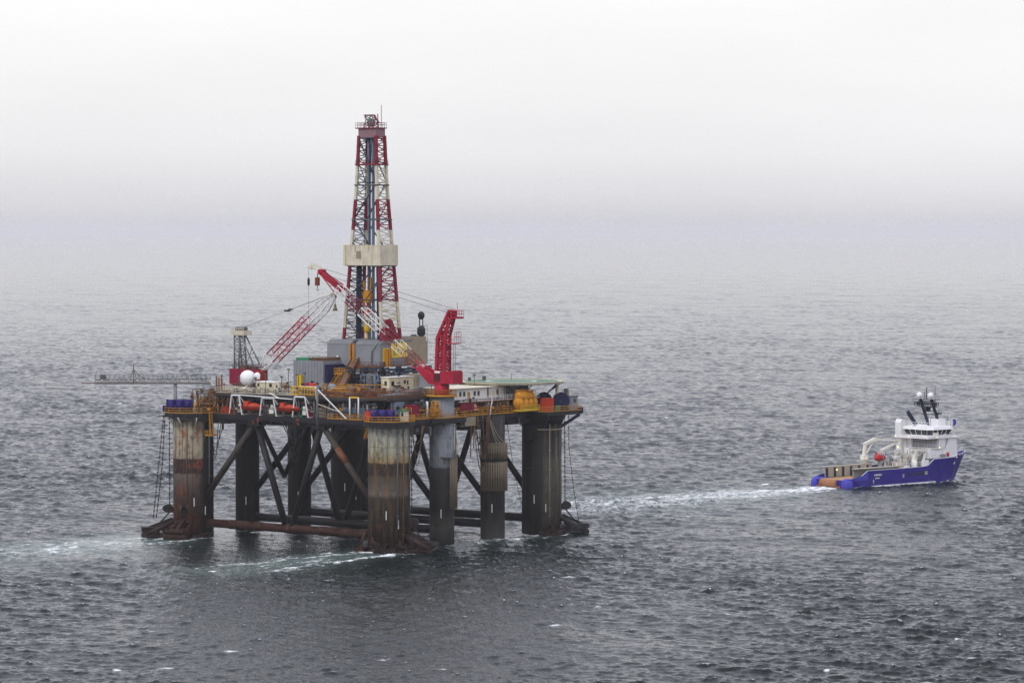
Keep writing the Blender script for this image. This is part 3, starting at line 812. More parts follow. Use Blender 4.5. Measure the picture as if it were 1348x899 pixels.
m = MB(); m.tube((20.6, -1.9, 18), (20.9, -2.0, 30), .14, 8); m.path([(20.9, -2.0, 24), (20.6, -2.5, 22), (19.8, -2.9, 20), (19.6, -2.9, 18)], .12); m.build('riser_pipe', M['tan'], s1)
# boxes slung under the deck edge
MB().box((24.2, -1.9, 26.2), (28, -.4, 28.2)).build('hung_locker', M['tan'], rig)
# pipework and clutter fixed to the decks
def pipework(name, mat, seed, box, n, r=(.06, .16), vert=.4):
    rg = random.Random(seed); m = MB()
    (u0, v0, z0), (u1, v1, z1) = box
    for k in range(n):
        p = Vector((rg.uniform(u0, u1), rg.uniform(v0, v1), rg.uniform(z0, z1)))
        rad = rg.uniform(*r); pts = [p.copy()]
        for j in range(rg.randint(2, 4)):
            ax = rg.choice((0, 1, 2) if rg.random() > vert else (2,))
            lo, hi = ((u0, u1), (v0, v1), (z0, z1))[ax]
            p[ax] = rg.uniform(lo, hi); pts.append(p.copy())
        for a, b in zip(pts[:-1], pts[1:]):
            if (a-b).length > .2: m.tube(a, b, rad, 6)
        if rg.random() < .35: m.cbox(p, (rg.uniform(.3, .9), rg.uniform(.3, .9), rg.uniform(.3, .9)))
    return m.build(name, mat, rig)
pipework('pipework', M['pipe blue'], 3, ((17, 14, UD), (20, 34, 39)), 46, (.1, .24))
pipework('pipework', M['pipe blue'], 4, ((20, 16, UD), (34, 19, 38.8)), 46, (.1, .24))
pipework('pipework', M['blue grey'], 5, ((14, 13, UD), (18, 22, 37.5)), 26, (.08, .2))
pipework('pipework', M['rail brown'], 6, ((0, 8, UD), (8, 22, 34.6)), 26, (.06, .13))
pipework('pipework', M['brown'], 7, ((1, 27, UD), (10, 50, 35.0)), 44, (.06, .15))
pipework('pipework', M['yellow'], 8, ((3, 8, UD), (12, 25, 36.0)), 26, (.06, .11))
pipework('pipework', M['brown'], 9, ((-3, 50, LD), (3, 56, 34)), 34, (.07, .14), .6)
pipework('pipework', M['rail brown'], 10, ((-1, 43, LD), (2.5, 51, 32.0)), 30, (.06, .13))
pipework('pipework', M['mid grey'], 12, ((8, 3, UD), (22, 7, 34.8)), 28, (.06, .14))
pipework('pipework', M['dark grey'], 13, ((10, -1, LD), (17, 3, 32.6)), 32, (.08, .16))
pipework('pipework', M['rail brown'], 14, ((22, -1.4, LD), (40, 1.5, 30.4)), 44, (.06, .13))
pipework('pipework', M['cream'], 15, ((1, 38, UD), (6, 52, 34.6)), 22, (.06, .12))
pipework('pipework', M['blue grey'], 16, ((-.4, 5, LD), (2.8, 13.5, 32.4)), 30, (.07, .15))
pipework('pipework', M['tan'], 17, ((.2, 22, LD), (2.8, 52, 32.6)), 44, (.06, .12))
pipework('pipework', M['mid grey'], 18, ((20, 24, UD), (40, 50, 36)), 30, (.08, .2))
m = MB()
for u, v, h in ((1, 37, 4.4), (3, 34, 3.8), (2, 31, 5.6), (4, 28, 4.8), (6, 24, 3.6), (2, 41, 3.4), (7, 33, 4.2), (3, 47, 3.4), (9, 20, 5.4), (12, 14, 5.0), (5, 10, 3.8), (14, 9, 4.2), (22, 6, 5.0), (40, 8, 3.6)):
    m.tube((u, v, UD), (u, v, UD+h), .09, 6); m.cbox((u, v, UD+h), (.5, .5, .3))
m.build('light_post', M['dark grey'], rig)
# machinery under the drill floor
m = MB()
for u in (18, 24, 30, 35.5):
    for v in (17.5, 22, 27, 32, 36): m.cbox((u, v, (UD+39)/2), (.7, .7, 39-UD))
m.box((17.5, 17, 36.0), (36, 36.4, 36.4)); m.build('substructure', M['pipe blue'], rig)
m = MB()
for (u, v, r, z) in ((15.6, 18.5, 1.0, 37.4), (17.2, 16, .8, 37), (19.4, 15, .9, 37.8), (24, 15.6, 1.1, 37), (28, 15.8, 1.0, 36.8), (16.2, 32, .7, 36)):
    m.cyl((u, v), r, UD, z, 16); m.sphere((u, v, z), r, 16, .4)
m.build('vessel', M['dark grey'], rig)
m = MB(); m.box((14.6, 23, UD), (17.8, 25.6, 35.2)); m.box((13.6, 18.6, UD), (15.4, 21.6, 34.8)); m.box((15, 29.8, UD), (18, 33.6, 35.6)); m.build('machinery_skid', M['dark grey'], rig)
m = MB(); m.box((24, 12.4, UD), (36, 16.4, 37.4)); m.build('mud_house', M['tan'], rig)
m = MB(); m.box((25.0, 12.0, UD), (31, 12.38, 36.9)); m.build('wall_panel', M['grey'], rig)

# gear hung beneath and along the deck edges, and fine clutter between
def trays(name, mat, seed, n, uv, zr, ln):
    rg = random.Random(seed); m = MB()
    for k in range(n):
        u, v = rg.uniform(*uv[0]), rg.uniform(*uv[1]); z = rg.uniform(*zr); l = rg.uniform(*ln)
        if rg.random() < .5: m.cbox((u, v, z), (l*.5, l, rg.uniform(.15, .5)))
        else: m.cbox((u, v, z), (rg.uniform(.2, .6), rg.uniform(.2, .6), l))
    return m.build(name, mat, rig)
trays('underdeck_gear', M['hull dark'], 31, 26, ((-1.2, .6), (7, 50)), (25.6, 27.0), (.6, 2.4))
trays('underdeck_gear', M['dark grey'], 32, 18, ((4, 48), (-1.4, .8)), (25.6, 27.0), (.6, 2.2))
trays('underdeck_gear', M['rust red'], 33, 9, ((-1.6, -.9), (24, 44)), (26.6, 27.9), (.5, 1.6))
for k, (mt, uv, zr) in enumerate((('black', ((-.8, 2.6), (4, 52)), (LD+.3, 32)), ('tan', ((-.6, 2.6), (4, 52)), (LD+.3, 31.6)), ('rust red', ((3, 50), (-1.2, 3)), (LD+.3, 31)), ('black', ((3, 50), (-1.2, 3)), (LD+.3, 32.4)), ('mid grey', ((0, 16), (4, 30)), (UD+.2, 35.4)), ('black', ((0, 18), (4, 50)), (UD+.2, 35.6)), ('dark grey', ((0, 10), (26, 52)), (UD+.2, 34.6)), ('brown', ((2, 18), (4, 40)), (UD+.2, 34.6)), ('amber', ((2, 16), (6, 30)), (UD+.2, 34.8)), ('white', ((2, 16), (8, 46)), (UD+.2, 34.6)))):
    trays('deck_gear', M[mt], 40+k, 34 if mt not in ('white', 'amber') else 12, uv, zr, (.3, 1.3))
pipework('pipework', M['black'], 61, ((16, 14, UD), (20, 36, 38.8)), 40, (.08, .2))
pipework('pipework', M['black'], 62, ((-.8, 6, LD+.6), (2.6, 50, 32.6)), 60, (.05, .12))
pipework('pipework', M['black'], 63, ((3, -1.2, LD+.3), (48, 2.4, 32)), 60, (.05, .12))
pipework('pipework', M['yellow'], 64, ((2, -1.4, LD), (48, 1.6, 31)), 40, (.05, .09))
pipework('pipework', M['rail brown'], 65, ((0, 4, UD), (16, 14, 35)), 36, (.05, .1))
pipework('pipework', M['brown'], 66, ((-4.5, 52, LD), (2.5, 57, 33.4)), 26, (.06, .12), .7)
pipework('pipework', M['yellow'], 67, ((-3.5, 49, LD), (2.0, 56, 32.4)), 18, (.05, .09), .6)
pipework('pipework', M['white'], 68, ((0, 20, UD), (6, 46, 35.2)), 18, (.05, .08), .6)

# more handrails across the decks
for k, (mt, pts) in enumerate((('yellow', [(6, 8, UD), (6, 27, UD)]), ('yellow', [(10.5, 6, UD), (10.5, 24, UD)]), ('rail brown', [(3, 8.5, UD), (16, 8.5, UD)]), ('yellow', [(13, 14, UD), (13, 30, UD)]), ('cream', [(2.4, 28, UD), (2.4, 50, UD)]), ('yellow', [(24.5, -1.3, LD), (24.5, 2, LD)]), ('yellow', [(2.2, 4, LD), (2.2, 50, LD)]), ('amber', [(9, 3.6, UD), (23.6, 3.6, UD)]), ('rail brown', [(20, 13.4, UD), (36, 13.4, UD)]))):
    m = MB(); m.rail(pts, 1.15, 1.3, .06, .2); m.build('handrail', M[mt], rig)
# torn fendering, old chain and brackets crusted round the feet of the corner columns
def crust(cu, cv, a0, a1, seed, mat, n=26):
    rg = random.Random(seed); m = MB()
    for k in range(n):
        a = R(rg.uniform(a0, a1)); r = rg.uniform(4.5, 6.6); z = rg.uniform(-.2, 1.9)*(1.3-(r-4.5)/3)
        p = Vector((cu+r*math.cos(a), cv+r*math.sin(a), z)); q = p+Vector((rg.uniform(-1.2, 1.2), rg.uniform(-1.2, 1.2), rg.uniform(-.9, 1.3)))
        if k % 3: m.beam(p, q, rg.uniform(.3, .8), rg.uniform(.3, .8))
        else: m.tube(p, q, rg.uniform(.15, .4), 7)
    for k in range(9):
        a = R(a0+(a1-a0)*k/8); b = R(a0+(a1-a0)*(k+1)/8)
        m.beam((cu+5.3*math.cos(a), cv+5.3*math.sin(a), .35), (cu+5.3*math.cos(b), cv+5.3*math.sin(b), .35), 1.6, .8+.3*(k % 3))
    m.build('column_foot', mat, rig)
crust(0, VB, 120, 255, 71, M['anchor rust'])
crust(0, 0, 185, 320, 72, M['anchor rust'], 34)
crust(55, 0, 210, 335, 73, M['anchor rust'])
# ------------------------------------------------------------------ derrick
CU, CV = 28.0, 28.5
def dh(z):                                   # half length along u at a height (v is 1.7 times that)
    if z < 80: return 3.55+(1.78-3.55)*(z-40)/40
    return 1.78+(1.5-1.78)*min(1, (z-80)/12)
def dp(z, su, sv, k=1.0): h = dh(z)*k; return Vector((CU+su*h, CV+sv*h*1.7, z))
derrick = thing('derrick', 'tall red and white banded lattice drilling tower with a cream windbreak', 'derrick', (CU, CV, 39.5))
WHITE_Z = [(47.6, 53.6), (66.4, 70), (77.0, 84.9)]
def zone(z):
    return 'white' if any(a <= z < b for a, b in WHITE_Z) else 'derrick red'
ZS = [39.5, 43.5, 47.6, 50.6, 53.6, 57.2, 60.8, 63.6, 66.4, 70, 73.5, 77, 80.9, 84.9, 88.2, 91.4]
for sv in (-1, 1):
    for su in (-1, 1):
        first = None
        for a, b in ((39.5, 47.6), (47.6, 53.6), (53.6, 66.4), (66.4, 70), (70, 77), (77, 84.9), (84.9, 91.6)):
            m = MB(); zs = [a]+[z for z in ZS if a < z < b]+[b]
            for p, q in zip(zs[:-1], zs[1:]): m.beam(dp(p, su, sv), dp(q, su, sv), .62, .56)
            mt = M['cream'] if zone(a+.1) == 'white' else M['derrick red']
            if first is None: first = m.build('derrick_leg', mt, derrick)
            else: m.build('paint_band', mt, first)
def panel_face(name, fixed, val, zs, mats, nsub, rb):
    """braced bays on one face of the tower"""
    first = None
    for a, b in zip(zs[:-1], zs[1:]):
        m = MB()
        for k in range(nsub):
            z0 = a+(b-a)*k/nsub; z1 = a+(b-a)*(k+1)/nsub
            if fixed == 'v': P = lambda z, s: dp(z, s, val)
            else: P = lambda z, s: dp(z, val, s)
            if k % 2: m.tube(P(z0, -1), P(z1, 1), rb, 5, caps=False)
            else: m.tube(P(z0, 1), P(z1, -1), rb, 5, caps=False)
            m.tube(P(z0, 0), P(z1, -1 if k % 2 else 1), rb*.8, 5, caps=False)
            m.tube(P(z1, -1), P(z1, 1), rb*.9, 5, caps=False)
        mt = mats(a+.1)
        if first is None: first = m.build(name, mt, derrick)
        else: m.build('lattice_bay', mt, first)
redwhite = lambda z: M['cream'] if zone(z) == 'white' else M['derrick red']
panel_face('lattice_side', 'v', -1, ZS, redwhite, 3, .13)
panel_face('lattice_side', 'v', 1, ZS, lambda z: M['mid grey'] if zone(z) == 'white' else M['lattice dark'], 3, .12)
for su in (-1, 1):
    m = MB()
    zz = [45.5, 54, 62.8, 72.5, 80.9, 91]
    for i, (a, b) in enumerate(zip(zz[:-1], zz[1:])):
        s = 1 if i % 2 else -1
        m.tube(dp(a, su, s), dp(b, su, -s), .17, 6)
        m.tube(dp(b, su, -1), dp(b, su, 1), .16, 6)
        m.tube(dp(a, su, -s*.1), dp((a+b)/2, su, -s), .11, 6)
    m.build('cross_brace', M['pipe blue'], derrick)
# girts that run out past the legs
for z in (72.4, 80.3, 85.0):
    m = MB(); h = dh(z)+.35; hv = dh(z)*1.7+.35
    pts = [(CU-h, CV-hv, z), (CU+h, CV-hv, z), (CU+h, CV+hv, z), (CU-h, CV+hv, z)]
    for i in range(4): m.beam(pts[i], pts[(i+1) % 4], .4 if z > 84 else .22, .3)
    if z > 84:
        m.rail([(p[0], p[1], z) for p in pts], 1.0, 1.2, .05, 0, loop=True)
    m.build('ring_walkway', M['derrick red'] if z > 84 else M['dark grey'], derrick)
# crown
h, hv = 1.6, 2.65
m = MB(); m.box((CU-h, CV-hv, 91.2), (CU+h, CV+hv, 93.2)); m.build('crown_box', paint('faded crown red', (.27, .15, .17), .1, .2), derrick)
m = MB(); m.box((CU-h-.3, CV-hv-.3, 93.2), (CU+h+.3, CV+hv+.7, 93.45)); 
m.rail([(CU-h-.25, CV-hv-.25, 93.45), (CU+h+.25, CV-hv-.25, 93.45), (CU+h+.25, CV+hv+.65, 93.45), (CU-h-.25, CV+hv+.65, 93.45)], 1.1, .8, .045, 0, loop=True); cp = m.build('crown_platform', M['derrick red'], derrick)
m = MB(); m.lattice([(CU-1, CV-1.2, 93.5), (CU+1, CV-1.2, 93.5), (CU+1, CV+1.5, 93.5), (CU-1, CV+1.5, 93.5)], [(CU-.6, CV-.7, 96.2), (CU+.6, CV-.7, 96.2), (CU+.6, CV+1.0, 96.2), (CU-.6, CV+1.0, 96.2)], 3, .12, .08)
m.lathe((CU, CV+.2, 94.6), [(1.0, -.3), (1.0, .3)], 16, 'x'); m.build('crown_frame', M['mid grey'], derrick)
m = MB(); m.box((CU-.6, CV-.6, 96.2), (CU+.6, CV+1.9, 96.45)); m.tube((CU, CV+1.9, 96.3), (CU, CV+2.0, 95.6), .15, 6); m.beam((CU, CV-.6, 96.2), (CU, CV-2.2, 94.6), .25, .25); m.build('gin_pole', M['derrick red'], derrick)
m = MB(); m.tube((CU+.6, CV-2.4, 93.5), (CU+.6, CV-2.4, 98.6), .07, 6); m.tube((CU-.2, CV-2.0, 93.5), (CU-.2, CV-2.0, 96.6), .12, 6); m.build('aerial', M['derrick red'], derrick)
# windbreak (open top and bottom box of panels)
wz0, wz1 = 61.9, 66.6
hu, hv = 3.15, 5.1
wp = [(CU-hu, CV-hv), (CU+hu, CV-hv), (CU+hu, CV+hv), (CU-hu, CV+hv)]
m = MB()
for i in range(4):
    a, b = wp[i], wp[(i+1) % 4]
    m.beam((*a, (wz0+wz1)/2), (*b, (wz0+wz1)/2), .14, wz1-wz0)
wb = m.build('windbreak', M['cream'], derrick)
m = MB()
for v in (-.1, 2.5, -2.6): m.box((CU-hu-.12, CV+v-.05, wz0), (CU-hu-.07, CV+v+.05, wz1))
m.box((CU-hu-.3, CV+hv, wz0-.1), (CU-hu+.2, CV+hv+.6, wz1)); m.build('panel_seam', M['cabin cream'], wb)
m = MB()
for k in range(7): v_ = CV-4.6+1.35*k; m.box((CU-hu-.085, v_, wz1-.5-.35*((k*3) % 4)), (CU-hu-.072, v_+.08+.05*(k % 3), wz1-.02))
m.build('rust_run', M['tan'], wb)
m = MB(); m.box((CU-hu-.1, CV+.5, wz0+1.5), (CU-hu-.075, CV+2.0, wz1-1.4)); m.build('stain_patch', M['tan'], wb)
m = MB(); m.box((CU-hu+.1, CV-hv+.1, wz0-.2), (CU+hu-.1, CV-1.4, wz0)); m.box((CU-hu+.1, CV+1.4, wz0-.2), (CU+hu-.1, CV+hv-.1, wz0)); m.build('monkey_board', M['dark grey'], derrick)
# guide rails, standpipes and racked drill pipe inside
for du, dv, z1 in ((-.4, .55, 90.8), (-.4, -.75, 90.8)):
    MB().beam((CU+du, CV+dv, 40), (CU+du, CV+dv, z1), .5, .5).build('guide_rail', M['blue grey'], derrick)
MB().tube((CU+.8, CV+1.2, 40), (CU+.8, CV+1.2, 88), .2, 8).build('guide_rail', M['blue grey'], derrick)
m = MB()
for k in range(14): m.tube((CU-1.6+.24*(k % 7), CV-3.4+.3*(k//7), 40), (CU-1.6+.24*(k % 7), CV-3.0+.3*(k//7), 63.5), .09, 5)
m.build('racked_pipe', M['pipe blue'], derrick)
m = MB()
for k in range(14): m.tube((CU-1.6+.24*(k % 7), CV+3.2+.3*(k//7), 40), (CU-1.6+.24*(k % 7), CV+2.9+.3*(k//7), 64), .09, 5)
m.build('racked_pipe', M['pipe blue'], derrick)
m = MB()
for k in range(6): m.tube((CU-1.2+.12*k, CV-.05+.12*k, 56), (CU-.3+.1*k, CV+.1, 93), .035, 4)
m.build('drilling_line', M['wire'], derrick)
# travelling block and hanging drive
tb = thing('travelling_block', 'yellow travelling block hanging on lines inside the drilling tower', 'hoist block', (CU-1.4, CV+.1, 51))
m = MB(); m.prism_x([(CV-.85, 53.4), (CV+.95, 53.4), (CV+1.15, 55.0), (CV+.8, 56.2), (CV-.7, 56.2), (CV-1.05, 55.0)], CU-1.9, CU-.95); m.build('block_body', M['amber'], tb)
m = MB(); m.beam((CU-1.4, CV-.9, 56.2), (CU-1.4, CV-.9, 59.2), .3, .4); m.beam((CU-1.4, CV+1.1, 56.2), (CU-1.4, CV+1.1, 58.6), .3, .4); m.build('guide_dolly', M['amber'], tb)
m = MB(); m.box((CU-2, CV-.9, 50.4), (CU-.8, CV+1.3, 51.7)); m.tube((CU-1.4, CV+.1, 51.7), (CU-1.4, CV+.1, 53.4), .3, 8); m.build('swivel', M['orange'], tb)
m = MB(); m.lathe((CU-1.4, CV+.3, 0), [(.5, 46.5), (.75, 46.9), (.75, 47.7), (.4, 48.2), (.3, 50.4)], 12); m.tube((CU-1.4, CV+.3, 44.2), (CU-1.4, CV+.3, 46.5), .2, 8); m.build('drill_motor', M['bright yellow'], tb)
# red doghouse frames and racks at the foot of the tower
m = MB()
for (a, b) in (((23.6, 21.0, 44.8), (24.4, 20.4, 49.6)), ((25.6, 19.9, 44.8), (24.6, 20.2, 49.6)), ((27, 20, 45), (25, 20.3, 49.4)), ((27.6, 20.4, 44.8), (25.4, 21.2, 49.8))): m.beam(a, b, .5, .5)
m.box((21.0, 19.8, 44.7), (27.8, 20.4, 45.2)); m.prism_y([(22.5, 45.2), (27.2, 45.2), (25.0, 49.6), (24.0, 49.6)], 20.8, 21.4); m.build('wind_frame', M['derrick red'], derrick)

# ------------------------------------------------------------------ drill floor house and grey buildings
dfh = thing('drill_floor_house', 'grey clad drill floor house under the tall derrick', 'deck house', (28, 27, 39))
m = MB(); m.box((20, 28.2, 39.2), (36.5, 35.2, 44.0)); m.box((20.0, 19.4, 39.2), (36.5, 26.6, 44.0)); m.box((20.6, 26.6, 39.2), (36.5, 28.2, 43.8)); m.build('wall', M['grey'], dfh)
m = MB()
for v0, v1 in ((28.2, 35.2), (19.4, 26.6)): m.prism_y([(19.9, 44.0), (36.6, 44.0), (35.4, 45.0), (21.2, 45.0)], v0-.1, v1+.1)
m.build('roof', M['mid grey'], dfh)
m = MB(); m.box((21.0, 19.2, 40.2), (23.4, 19.39, 43.2)); m.box((23.8, 19.15, 41.0), (29.4, 19.39, 44.3)); sg = m.build('yellow_panel', M['bright yellow'], dfh)
m = MB()
for k, (x, z, w, hh) in enumerate(((24.4, 42.9, .9, .18), (24.6, 41.7, .18, 1.2), (24.4, 41.6, 1.2, .18), (26, 41.7, .2, 1.3), (26.0, 42.6, .9, .2), (27.2, 41.6, .18, 1.0), (27.6, 42.7, .9, .2), (28.4, 41.7, .2, 1.2))): m.box((x, 19.10, z), (x+w, 19.14, z+hh))
m.build('painted_mark', M['dark grey'], sg)
m = MB(); m.box((29.6, 19.0, 39.3), (36.6, 19.39, 44.4)); m.box((31, 19.0, 44.4), (36, 22, 45.6)); m.build('side_wall', M['tan'], dfh)
for u in (21.6, 22.4): MB().box((u, 18.7, 39.0), (u+.45, 19.1, 43)).build('yellow_post', M['amber'], dfh)
for v in (27.9, 26.9): MB().box((19.4, v-.18, 38.6), (19.75, v+.18, 44.2)).build('yellow_post', M['amber'], dfh)
m = MB(); m.path([(19.7, 21.6, 39), (19.7, 21.6, 42.4), (19.7, 20.8, 43.6), (20.2, 20.2, 44.6)], .17); m.box((18.8, 20.6, 37.2), (19.9, 22.4, 39.6)); m.build('vent_pipe', M['grey'], dfh)
m = MB(); m.box((18.6, 19.2, 38.6), (19.99, 26.2, 39.0)); m.rail([(18.6, 26.2, 39.0), (18.6, 19.2, 39.0), (30, 18.4, 39.0)], 1.1, 1.2, .06, .3); m.build('walkway', M['rail brown'], dfh)
MB().box((19.85, 31.8, 40.2), (19.98, 32.2, 41.4)).build('notice_board', M['clean white'], dfh)

gb = thing('plant_building', 'plain grey boxy plant building left of the derrick house', 'deck building', (18, 35, UD))
m = MB(); m.box((13.6, 30.9, UD), (22.0, 39.8, 40.3)); m.build('wall', M['grey'], gb)
m = MB()
for v in np.arange(31.6, 39.8, .9): m.box((13.54, v-.03, UD), (13.59, v+.03, 40.2))
m.build('cladding_rib', M['mid grey'], gb)
m = MB(); m.box((14, 35.5, 40.3), (18, 39.4, 40.9)); m.build('roof_hatch', M['green'], gb)
m = MB(); m.box((14, 31.2, 40.3), (21, 34.9, 41.0)); m.rail([(13.8, 31.1, 40.3), (13.8, 35.3, 40.3)], 1.0, 1, .05, .1); m.build('roof_unit', M['brown'], gb)
m = MB(); m.box((14.2, 30.1, UD), (21, 30.88, 39.5)); m.build('dark_wall', M['navy'], gb)
m = MB(); m.box((12.9, 37.8, UD), (13.5, 38.4, 37.2)); m.box((12.9, 36.9, UD), (13.5, 37.5, 37.0)); m.build('vent_trunk', M['bright yellow'], gb)

# ------------------------------------------------------------------ catwalk ramp
cr = thing('pipe_ramp', 'rusty brown pipe ramp sloping down from the drill floor to the deck', 'ramp', (16.5, 26, UD))
m = MB(); m.beam((20, 26.6, 40.6), (12.6, 25.4, 33.6), 2.0, .35); m.build('ramp_plate', M['brown'], cr)
for s in (-1, 1):
    m = MB(); m.beam((20, 26.6+s*1.05, 40.9), (12.6, 25.4+s*1.05, 33.9), .18, .7)
    for k in range(12):
        p = Vector((20, 26.6+s*1.2, 40.9)).lerp(Vector((12.6, 25.4+s*1.2, 33.9)), (k+.5)/12); m.tube(p, p+Vector((.3, 0, -.9)), .07, 4)
    m.build('side_rail', M['rail brown'], cr)

# ------------------------------------------------------------------ exhaust stack
es = thing('exhaust_stack', 'dark twin exhaust stack with a round black ball top', 'exhaust', (35.0, 19.6, 40))
m = MB()
for dv in (-.45, .5): m.tube((35, 19.6+dv, 40), (35, 19.6+dv, 50.0), .13, 6)
m.tube((35, 19.6, 40), (35, 19.6, 47), .5, 10); m.build('pipe', M['mast'], es)
m = MB(); m.sphere((35, 19.6, 50.4), .8, 16, 1.2); m.build('ball_top', M['black'], es)
m = MB(); m.lathe((35, 19.6, 0), [(.5, 45.6), (.95, 46.1), (.95, 47.4), (.5, 48)], 14); m.lathe((34.2, 21.2, 0), [(.8, 43), (1.0, 43.4), (1.0, 45.6), (.5, 46)], 14); m.build('silencer', M['black'], es)
m = MB(); m.rail([(36, 18.6, 44), (36, 20.6, 44)], 4, .8, .05, 0); m.build('guard_frame', M['dark grey'], es)

# ------------------------------------------------------------------ right hand crane (over the front slim column)
rc = thing('pedestal_crane', 'bright red pedestal crane whose long boom slopes up past the derrick', 'crane', (18.3, 0, 33))
m = MB(); m.cyl((18.3, 0), 3.5, 33.02, 33.4, 32); m.rail([(p[0], p[1], 33.4) for p in octo(18.3, 0, 3.4, 14)], 1.1, 1.4, .06, .15, loop=True); m.build('pedestal_platform', M['yellow'], rc)
MB().cyl((18.3, 0), 1.7, 33.4, 35.6, 24).build('slew_ring', M['red'], rc)
m = MB(); m.box((16.6, -4.6, 36.0), (20, -.9, 38.7)); m.box((16.9, -.9, 35.6), (19.7, 1.2, 36.4)); m.box((16.7, -4.4, 38.7), (19.9, -3.6, 38.9)); hs_ = m.build('machinery_house', M['red'], rc)
m = MB(); m.box((16.75, -.9, 36.4), (19.9, 1.1, 38.3)); 
cabr = m.build('louvred_casing', M['dark red'], rc)
m = MB()
for k in range(5): m.box((16.68, -.75+.36*k, 36.6), (16.74, -.58+.36*k, 38.1))
m.build('louvre', M['black'], cabr)
m = MB(); m.box((16.8, -.6, 38.3), (18.2, .9, 38.75)); m.build('casing_cap', M['clean white'], cabr)
m = MB()
for du in (-1.35, 1.15):
    m.prism_x([(1.2, 35.7), (2.8, 35.9), (6.3, 39.0), (5.6, 39.9), (1.0, 37.7)], 18.3+du, 18.3+du+.22)
m.box((17.1, 1.3, 35.8), (19.4, 3.0, 36.2)); m.build('boom_foot', M['red'], rc)
# gantry tower
m = MB()
g0 = [(17.3, -1.5, 38.7), (19.3, -1.5, 38.7), (19.3, .7, 38.3), (17.3, .7, 38.3)]
g1 = [(17.4, -1.7, 46.6), (19.2, -1.7, 46.6), (19.2, .4, 46.4), (17.4, .4, 46.4)]
g2 = [(17.7, -3.7, 52), (18.9, -3.7, 52), (18.9, -2.6, 52.2), (17.7, -2.6, 52.2)]
m.lattice(g0, g1, 6, .34, .2); m.lattice(g1, g2, 3, .28, .2)
for a, b in ((g0[0], g1[0]), (g0[3], g1[3])): m.beam(a, b, .7, .7)
m.beam((18.3, -.4, 38.5), (18.3, -.6, 47), .9, 1.0); m.beam(g1[3], g2[3], .55, .55); m.beam(g1[0], g2[0], .5, .5)
ga = m.build('gantry', M['red'], rc)
m = MB(); m.rail([(17, -5.4, 50.6), (17, -3.4, 50.6), (19.4, -3.4, 50.6), (19.4, -5.4, 50.6)], 1.6, .7, .06, .2, loop=True); m.box((17, -5.4, 50.4), (19.4, -3.4, 50.6)); m.rail([(17, -4.6, 45), (19.4, -4.6, 45)], 2.4, .7, .06, 0); m.box((17, -4.6, 44.8), (19.4, -2.3, 45.0)); m.tube((17.2, -5.3, 52.2), (17.2, -5.3, 54), .06, 5); m.build('gantry_platform', M['red'], ga)
m = MB()
for y in (-3.3, -3.9): m.tube((18.3, y, 38.7), (18.3, y, 45), .05, 4)
for z in np.arange(39, 45, .5): m.tube((18.3, -3.3, z), (18.3, -3.9, z), .035, 4)
m.build('ladder', M['dark grey'], ga)
# boom, in painted lengths
def boom(parent, heel, tip, w0, d0, w1, d1, secs, n, side, rc_=.14, rb_=.075, name='boom'):
    heel, tip = Vector(heel), Vector(tip)
    d = (tip-heel).normalized(); s = Vector(side).normalized(); s = (s-d*s.dot(d)).normalized(); up = s.cross(d)
    if up.z < 0: up = -up
    def quad(t):
        k = min(1, t/.14); e = min(1, (1-t)/.16)
        w = (w0*.45+(w1-w0*.45)*1)*0+w1*min(.4+.6*k, .45+.55*e)+w0*0; dd = d1*min(.25+.75*k, .35+.65*e)
        c = heel.lerp(tip, t)
        return [c-s*w/2-up*dd/2, c+s*w/2-up*dd/2, c+s*w/2+up*dd/2, c-s*w/2+up*dd/2]
    first = None
    for (t0, t1, mt) in secs:
        m = MB(); bays = max(1, round(n*(t1-t0)))
        brk = sorted({t0, t1} | {x for x in (.14, .84) if t0 < x < t1})
        for a, b in zip(brk[:-1], brk[1:]):
            m.lattice(quad(a), quad(b), max(1, round(bays*(b-a)/(t1-t0))), rc_, rb_)
        if first is None: first = m.build(name, mt, parent)
        else: m.build('boom_section', mt, first)
    return first, quad
heel = (18.3, 3.4, 37.6); tip = (18.3, 35.2, 60.3)
rb, rq = boom(rc, heel, tip, 1.6, 1.6, 2.2, 1.9, [(0, .12, M['red']), (.12, .21, M['rust red']), (.21, .31, M['cream']), (.31, .42, M['derrick red']), (.42, .62, M['white']), (.62, .74, M['derrick red']), (.74, .84, M['white']), (.84, 1.0, M['red'])], 19, (1, 0, 0), .12, .05)
m = MB()
d = (Vector(tip)-Vector(heel)).normalized()
for s in (-.75, .75):
    m.beam(Vector(heel).lerp(Vector(tip), .80)+Vector((s, 0, .5)), Vector(tip)+Vector((s*.6, .6, .2)), .3, .8)
m.tube((17.4, 35.2, 60.6), (19.2, 35.2, 60.6), .5, 12); m.build('boom_head', M['red'], rb)
m = MB(); m.beam((18.3, 35.2, 60.6), (18.3, 38.6, 61.4), .3, .3); m.beam((18.3, 34.8, 61.2), (18.3, 38.4, 61.9), .15, .15); m.tube((18.3, 38.2, 61.2), (18.3, 39.4, 61.5), .25, 6); m.lathe((18.3, 38.7, 61.5), [(.45, -.2), (.45, .2)], 12, 'x'); m.tube((18.3, 38.6, 61.5), (18.3, 38.6, 62.6), .08, 5); m.rail([(18.3, 35.4, 61.0), (18.3, 38.6, 61.8)], .8, .8, .05, 0); m.build('jib', M['cream'], rb)
m = MB()
for s in (-.5, .5): m.tube((18.3+s, -3.6, 51.9+s), (18.3+s, 34.6, 60.5+s*1.1), .05, 5)
m.build('pendant_wire', M['wire'], rc)
m = MB(); m.path([(19.0, -.5, 47), (19, 12, 46.0), (18.9, 24, 53), (18.6, 34.6, 60.8)], .04, 4); m.build('hoist_wire', M['wire'], rc)
